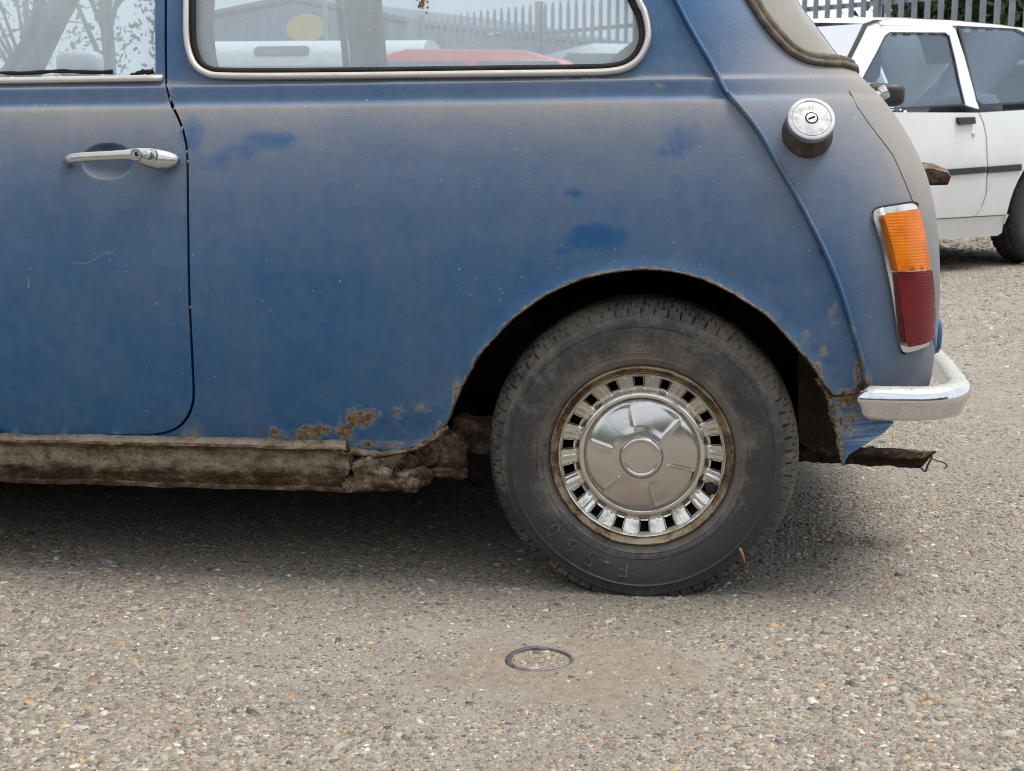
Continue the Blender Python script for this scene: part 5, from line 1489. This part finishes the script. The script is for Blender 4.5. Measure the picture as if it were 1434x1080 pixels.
for z in (.45, 2.02):
    mb = MB(); c_ = fA + fd * (fl + 2.2) / 2
    mb.box((c_[0], c_[1], z), (fl + 2.2, .045, .045), fang); mb.build('rail', M_GALV, FEN, smooth=False)
for i in range(int((fl + 2.2) / 2.75) + 1):
    p = fA + fd * (2.75 * i) - fn * .06
    mb = MB(); mb.box((p[0], p[1], 1.22), (.10, .012, 2.44), fang); 
    mb.box((p[0] - fn[0] * .05, p[1] - fn[1] * .05, 1.22), (.10, .012, 2.44), fang); mb.box((p[0] - fn[0] * .025, p[1] - fn[1] * .025, 1.22), (.012, .05, 2.44), fang)
    mb.build('post', M_GALV, FEN, smooth=False)
p = fA - fd * .05
mb = MB(); mb.box((p[0], p[1], 1.2), (.16, .16, 2.4), fang); mb.build('gate_post', M_GALV, FEN, smooth=False)

# ------------------------------------------------------------------ trees
def mat_leaf(name, a, b):
    n = N(name); f = n.noise(1.8, 5, .65); g = n.noise(30, 2)
    base = n.mix(n.step(n.math('ADD', n.math('MULTIPLY', f, .7), n.math('MULTIPLY', g, .3)), .35, .65), a, b)
    return n.done(n.bsdf(base, .6, 0, spec=.3))
M_LEAF = mat_leaf('green_leaves', (.018, .040, .014), (.065, .11, .035)); M_BARK = mat_plain('grey_bark', (.10, .085, .07), .9, var=.3)
def tree(name, label, base, height, crown, nclump, leaf, group):
    R = empty(name, (base[0], base[1], 0)); tag(R, label, 'tree', group)
    mb = MB(); b = np.array([base[0], base[1], 0.0])
    mb.tube([b, b + (0.1, 0, height * .3), b + (0, .1, height * .6), b + (.05, 0, height * .85)], [.16, .12, .08, .03], 8)
    cc = b + np.array([0, 0, height * .58])
    for _ in range(9):
        d = rng.normal(0, 1, 3); d[2] = abs(d[2]) * .6; d /= np.linalg.norm(d); mb.tube([b + (0, 0, height * rng.uniform(.25, .5)), cc + d * np.array(crown) * .5, cc + d * np.array(crown) * .85], [.06, .035, .012], 6)
    mb.build('trunk', M_BARK, R)
    V = []; F = []
    for _ in range(nclump):
        d = rng.normal(0, 1, 3); d /= np.linalg.norm(d); q = cc + d * np.array(crown) * rng.uniform(.45, 1.0) * (1 + .22 * mnoise.noise(Vector(d * 2.3)))
        for _ in range(16):
            p = q + rng.normal(0, .17, 3); a = rng.normal(0, 1, 3); a /= np.linalg.norm(a); e = np.cross(a, rng.normal(0, 1, 3)); e /= np.linalg.norm(e)
            s = leaf * rng.uniform(.6, 1.3); k = len(V)
            V += [p - a * s, p + e * s * .45, p + a * s, p - e * s * .45]; F.append((k, k + 1, k + 2, k + 3))
    make('crown', V, F, M_LEAF, R, smooth=False)
tp = at_depth(1360, 120, 18.5); tree('leafy_tree', 'dense dark green tree behind the fence above the white hatchback', tp, 5.2, (1.35, 1.3, 2.3), 900, .075, 'trees beyond the yard')
tp = at_depth(1475, 120, 17.0); tree('leafy_tree', 'broad dark green tree at the fence end past the white hatchback', tp, 5.0, (1.5, 1.3, 2.2), 700, .075, 'trees beyond the yard')
tp = at_depth(150, 120, 30); tree('leafy_tree', 'tall loose tree seen through the blue car door window', tp, 8.0, (3.0, 2.5, 3.0), 90, .08, 'trees beyond the yard')
tp = at_depth(40, 120, 34); tree('leafy_tree', 'smaller tree seen through the blue car behind its steering wheel', tp, 6.0, (2.6, 2.2, 2.4), 50, .08, 'trees beyond the yard')

# ------------------------------------------------------------------ warehouse with a yellow oval sign, and a pole
def warehouse():
    D = 45.0
    L = at_depth(240, 192, D + 6); Rg = at_depth(590, 192, D); d = (Rg - L)[:2]; w = np.linalg.norm(d); d /= w; nrm = np.array([d[1], -d[0]]); ang = math.atan2(d[1], d[0])
    B = empty('warehouse', (L[0], L[1], 0)); tag(B, 'blue grey metal warehouse with a shallow gable and yellow oval sign', 'building')
    pk = at_depth(445, 8, D + 3); tpk = ((pk[:2] - L[:2]) @ d); hz = pk[2]; he = hz - 1.0
    M_CLAD = mat_plain('blue_grey_cladding', (.20, .27, .36), .6, var=.06, bump=0)
    prof = [(0, 0), (w, 0), (w, he), (tpk, hz), (0, hz - .55)]
    V = [(L[0] + d[0] * s, L[1] + d[1] * s, z) for s, z in prof] + [(L[0] + d[0] * s - nrm[0] * 14, L[1] + d[1] * s - nrm[1] * 14, z) for s, z in prof]
    k = 5
    make('wall', V, [(0, 1, 2, 3, 4), (9, 8, 7, 6, 5), (1, 6, 7, 2), (0, 4, 9, 5)], M_CLAD, B, smooth=False)
    V2 = []
    for s, z in ((-.2, hz - .50), (tpk, hz + .10), (w + .2, he + .08)):
        for e in (.25, -14.2):
            for dz in (0, .14): V2.append((L[0] + d[0] * s + nrm[0] * e, L[1] + d[1] * s + nrm[1] * e, z + dz))
    F2 = []
    for i in (0, 4): F2 += [(i, i + 4, i + 6, i + 2), (i + 1, i + 3, i + 7, i + 5), (i, i + 1, i + 5, i + 4), (i + 2, i + 6, i + 7, i + 3)]
    F2 += [(0, 2, 3, 1), (8, 9, 11, 10)]
    make('roof', V2, F2, mat_plain('grey_roof_sheet', (.13, .16, .20), .6, bump=0), B, smooth=False)
    # cladding ribs
    mb = MB()
    for i in range(int(w / .5)):
        s = .25 + i * .5; top = np.interp(s, [0, tpk, w], [hz - .55, hz, he]) - .12
        p = L[:2] + d * s + nrm * .02; mb.box((p[0], p[1], top / 2), (.10, .05, top), ang)
    mb.build('cladding_rib', M_CLAD, B, smooth=False); 
    sp = at_depth(443, 41, D + 2.2); s_ = (sp[:2] - L[:2]) @ d
    V = []; n = 40; a, b = .86, .46
    for off in (.08, .13):
        for i in range(n):
            t = 2 * math.pi * i / n; p = L[:2] + d * (s_ + a * math.cos(t)) + nrm * off; V.append((p[0], p[1], sp[2] + b * math.sin(t)))
    make('oval_sign', V, [tuple(range(n))[::-1], tuple(range(n, 2 * n))] + [(i, (i + 1) % n, n + (i + 1) % n, n + i) for i in range(n)], mat_plain('yellow_sign_paint', (.78, .52, .10), .6, var=.1, bump=0), B, smooth=False)
warehouse()
pp = at_depth(459, 192, 40)
PO = empty('utility_pole', (pp[0], pp[1], 0)); tag(PO, 'thin grey twin utility pole standing near the warehouse gable', 'pole')
mb = MB(); mb.tube([(pp[0], pp[1], 0), (pp[0], pp[1], 8)], [.07, .06], 8); mb.build('shaft', M_GALV, PO)
mb = MB(); mb.box((pp[0], pp[1], 7.4), (1.6, .1, .1)); mb.build('cross_arm', M_GALV, PO, smooth=False)

# ------------------------------------------------------------------ other vehicles beyond, seen through the cabin
def lathe_wheel(parent, c, ax, r, wd):
    mb = MB(); mb.lathe([(0, -.02), (r * .55, -.03), (r * .62, 0), (r * .8, .012), (r * .95, -.005), (r, -.03), (r, -wd + .03), (r * .9, -wd), (0, -wd)], c, ax, (0, 0, 1), 32)
    w = mb.build('wheel', mat_tyre_far, parent)
    mb = MB(); mb.lathe([(0, .004), (r * .5, -.002), (r * .6, .010), (r * .62, -.01)], c, ax, (0, 0, 1), 28); mb.build('hubcap', M_CAP, w)
mat_tyre_far = mat_plain('plain_tyre', (.02, .02, .022), .7)
def plain_car(name, label, pos, ang, L, Wd, low, roof, mat, belt_z=.88, arches=(.75, -.75), wr=.30):
    """low / roof: side outlines (x along the car, z); body and cabin are rounded, tapered solids"""
    R = empty(name, (pos[0], pos[1], 0)); tag(R, label, 'car')
    ca, sa = math.cos(ang), math.sin(ang)
    def Wp(x, y, z): return (pos[0] + ca * x - sa * y, pos[1] + sa * x + ca * y, z)
    def shell(prof, w0, w1, nm, m, par):
        zs = [p[1] for p in prof]; z0, z1 = min(zs), max(zs); k = len(prof); V = []; ys = [-1, -.97, -.85, 0, .85, .97, 1]
        for yy in ys:
            for x, z in prof:
                t = (z - z0) / (z1 - z0); w_ = (w0 + (w1 - w0) * t) / 2; ins = .985 if abs(yy) == 1 else 1.0
                V.append(Wp(x * (ins if abs(yy) == 1 else 1), yy * w_, z0 + (z - z0) * (1 if abs(yy) < .9 else (.985 if abs(yy) == .97 else .96))))
        F = [(a * k + i, a * k + (i + 1) % k, (a + 1) * k + (i + 1) % k, (a + 1) * k + i) for a in range(len(ys) - 1) for i in range(k)] + [tuple(range(k))[::-1], tuple((len(ys) - 1) * k + i for i in range(k))]
        return make(nm, V, F, m, par, sharp=35)
    shell(low, Wd, Wd * .97, 'body', mat, R)
    shell(roof, Wd * .94, Wd * .72, 'roof', mat, R)
    # windows proud of the cabin by a few millimetres
    zt = max(z for x, z in roof) - .10; zbq = belt_z + .06
    def xs_at(z):
        o = []
        for (x1, z1), (x2, z2) in zip(roof, roof[1:] + roof[:1]):
            if (z1 - z) * (z2 - z) < 0: o.append(x1 + (x2 - x1) * (z - z1) / (z2 - z1))
        return min(o), max(o)
    a0, a1 = xs_at(zbq); b0_, b1 = xs_at(zt); zr0, zr1 = min(z for x, z in roof), max(z for x, z in roof)
    for s in (-1, 1):
        for f0, f1 in ((.06, .48), (.53, .93)):
            V = []
            for e in (.004, -.010):
                for (za, A0, A1) in ((zbq, a0, a1), (zt, b0_, b1)):
                    wy = (Wd * .94 + (Wd * .72 - Wd * .94) * (za - zr0) / (zr1 - zr0)) / 2 + e
                    V += [Wp(A0 + (A1 - A0) * f0, s * wy, za), Wp(A0 + (A1 - A0) * f1, s * wy, za)]
            make('side_window', V, [(0, 1, 3, 2), (4, 6, 7, 5), (0, 4, 5, 1), (2, 3, 7, 6), (0, 2, 6, 4), (1, 5, 7, 3)], M_WGL2, R, smooth=False)
    for (xa, xb2, nm) in ((a0, b0_, 'windscreen'), (a1, b1, 'rear_window')):
        sg = -1 if nm == 'windscreen' else 1; V = []
        for e in (.006, -.010):
            V += [Wp(xa + sg * e, -Wd * .40, zbq), Wp(xa + sg * e, Wd * .40, zbq), Wp(xb2 + sg * e, -Wd * .33, zt), Wp(xb2 + sg * e, Wd * .33, zt)]
        make(nm, V, [(0, 1, 3, 2), (4, 6, 7, 5), (0, 4, 5, 1), (2, 3, 7, 6), (0, 2, 6, 4), (1, 5, 7, 3)], M_WGL2, R, smooth=False)
    for x in arches:
        for s in (-1, 1):
            c = np.array(Wp(x, s * Wd / 2 * 1.005, wr)); axw = np.array([-sa * s, ca * s, 0]); lathe_wheel(R, c, axw, wr, .18)
    for s in (-1, 1):
        mb = MB(); mb.box(Wp(min(x for x, z in low) + .03, s * Wd * .36, .62), (.10, .26, .14), ang); mb.build('headlight', M_CAP, R, smooth=False)
        mb = MB(); mb.box(Wp(max(x for x, z in low) - .03, s * Wd * .40, .66), (.10, .18, .20), ang); mb.build('tail_light', mat_red, R, smooth=False)
    return R
mat_red = mat_plain('red_lamp', (.35, .02, .02), .3); M_WGL2 = mat_plain('dark_car_window', (.10, .12, .14), .08, spec=.6, bump=0)
low1 = [(-1.95, .22), (-1.98, .5), (-1.9, .72), (-1.1, .88), (1.6, .92), (1.9, .80), (1.95, .5), (1.9, .22)]
roof1 = [(-1.0, .86), (-.45, 1.30), (-.2, 1.37), (.7, 1.36), (1.05, 1.28), (1.65, .88)]
rp_ = at_depth(612, 192, 11.6)
plain_car('saloon_car', 'red saloon glimpsed low through the blue car quarter window', rp_, YAW, 3.9, 1.58, low1, roof1, mat_plain('red_car_paint', (.55, .05, .04), .3, var=.05, bump=0, coat=.5), .88, (1.2, -1.2), .29)
gp_ = at_depth(842, 192, 13.6)
low2 = [(-1.8, .22), (-1.85, .6), (-1.75, .85), (-1.2, .98), (1.7, 1.0), (1.85, .7), (1.8, .22)]
roof2 = [(-1.15, .95), (-.55, 1.45), (-.2, 1.54), (.9, 1.54), (1.35, 1.45), (1.75, 1.0)]
plain_car('estate_car', 'silver grey tall estate glimpsed by the palisade fence', gp_, YAW + .15, 3.8, 1.66, low2, roof2, mat_plain('silver_car_paint', (.36, .39, .41), .3, .3, var=.05, bump=0), .98, (1.15, -1.15), .30)
def offroader():
    pos = at_depth(395, 192, 19.4); ang = YAW - .10; R = empty('off_road_wagon', (pos[0], pos[1], 0))
    tag(R, 'boxy off road wagon with white roof and slot window below the warehouse', 'car')
    ca, sa = math.cos(ang), math.sin(ang)
    def Wp(x, y, z): return (pos[0] + ca * x - sa * y, pos[1] + sa * x + ca * y, z)
    MW = mat_plain('cream_roof_paint', (.78, .80, .78), .45, var=.05, bump=0); MG = mat_plain('pale_green_body', (.42, .48, .46), .5, var=.05, bump=0)
    def bx(mb, x0, x1, w, z0, z1, tp=1.0):
        V = [Wp(x, s * w / 2 * (tp if z == z1 else 1), z) for x in (x0, x1) for s in (-1, 1) for z in (z0, z1)]
        mb.add(V, [(0, 1, 3, 2), (4, 6, 7, 5), (0, 4, 5, 1), (2, 3, 7, 6), (0, 2, 6, 4), (1, 5, 7, 3)])
    mb = MB(); bx(mb, -1.0, 2.1, 1.66, .45, 1.12); bx(mb, -2.1, -1.0, 1.5, .50, 1.05); bx(mb, -2.15, -1.2, 1.66, .62, 1.0); bx(mb, -.95, 2.05, 1.58, 1.12, 1.60, .97); mb.build('body', MG, R, smooth=False)
    # roof with rounded shoulders
    pts = [(-.79, 1.60), (-.77, 1.76), (-.70, 1.86), (-.45, 1.94), (0, 1.965), (.45, 1.94), (.70, 1.86), (.77, 1.76), (.79, 1.60)]
    V = [Wp(x, y, z) for x in (-.92, 2.08) for y, z in pts]; k = len(pts)
    RF = make('roof', V, [(i, i + 1, k + i + 1, k + i) for i in range(k - 1)] + [tuple(range(k))[::-1], tuple(k + i for i in range(k)), (0, k, 2 * k - 1, k - 1)], MW, R, sharp=40)
    # slot window let into the roof shoulder
    px_ = at_depth(404, 76, 18.8); xc = (px_[0] - pos[0]) * ca + (px_[1] - pos[1]) * sa
    for s in (-1, 1):
        V = []
        for e in (.006, -.01):
            for i in range(24):
                t = 2 * math.pi * i / 24; a_, b_ = math.cos(t), math.sin(t); xx = xc + .30 * np.sign(a_) * (1 if True else 0) + .07 * a_ - .0; zz = 1.79 + .065 * b_
                yy = np.interp(zz, [1.60, 1.76, 1.86, 1.94], [.79, .77, .70, .45]) + e
                V.append(Wp(xx, s * yy, zz + e))
        make('slot_window', V, [tuple(range(24)), tuple(range(47, 23, -1))] + [(i, (i + 1) % 24, 24 + (i + 1) % 24, 24 + i) for i in range(24)], M_WGL2, RF, smooth=False)
        for x0, x1 in ((-.85, -.15), (-.02, .55), (.68, 1.30), (1.42, 1.98)):
            mb = MB()
            c = Wp((x0 + x1) / 2, s * .795, 1.37); mb.box(c, (x1 - x0, .03, .32), ang); mb.build('side_window', M_WGL2, R, smooth=False)
    mb = MB(); mb.box(Wp(-.97, 0, 1.36), (.03, 1.4, .36), ang); mb.build('windscreen', M_WGL2, R, smooth=False)
    for x in (-1.5, 1.25):
        for s in (-1, 1): lathe_wheel(R, np.array(Wp(x, s * .84, .38)), np.array([-sa * s, ca * s, 0]), .38, .2)
offroader()

# ------------------------------------------------------------------ dead leaves and grit along the back of the yard
V = []; F = []
for _ in range(2600):
    u = rng.uniform(-.6, 3.2); p = np.array([WO[0], WO[1], 0]) + WD * u * .9 + np.array([rng.normal(-.6, .55), rng.normal(.9, .35), 0])
    s = rng.uniform(.008, .03); a = rng.random() * 6.28; z = .004 + rng.random() * .012; k = len(V)
    V += [(p[0] + s * math.cos(a), p[1] + s * math.sin(a), z), (p[0] - s * .5 * math.sin(a), p[1] + s * .5 * math.cos(a), z + .006), (p[0] - s * math.cos(a), p[1] - s * math.sin(a), z + rng.random() * .01), (p[0] + s * .5 * math.sin(a), p[1] - s * .5 * math.cos(a), z + .004)]
    F.append((k, k + 1, k + 2, k + 3))
LF = make('leaf_litter', V, F, mat_leaf('dead_leaves', (.10, .065, .035), (.26, .20, .12)), None, smooth=False)
tag(LF, 'scattered brown leaf litter on the ground behind the white hatchback', 'leaf litter', kind='stuff')
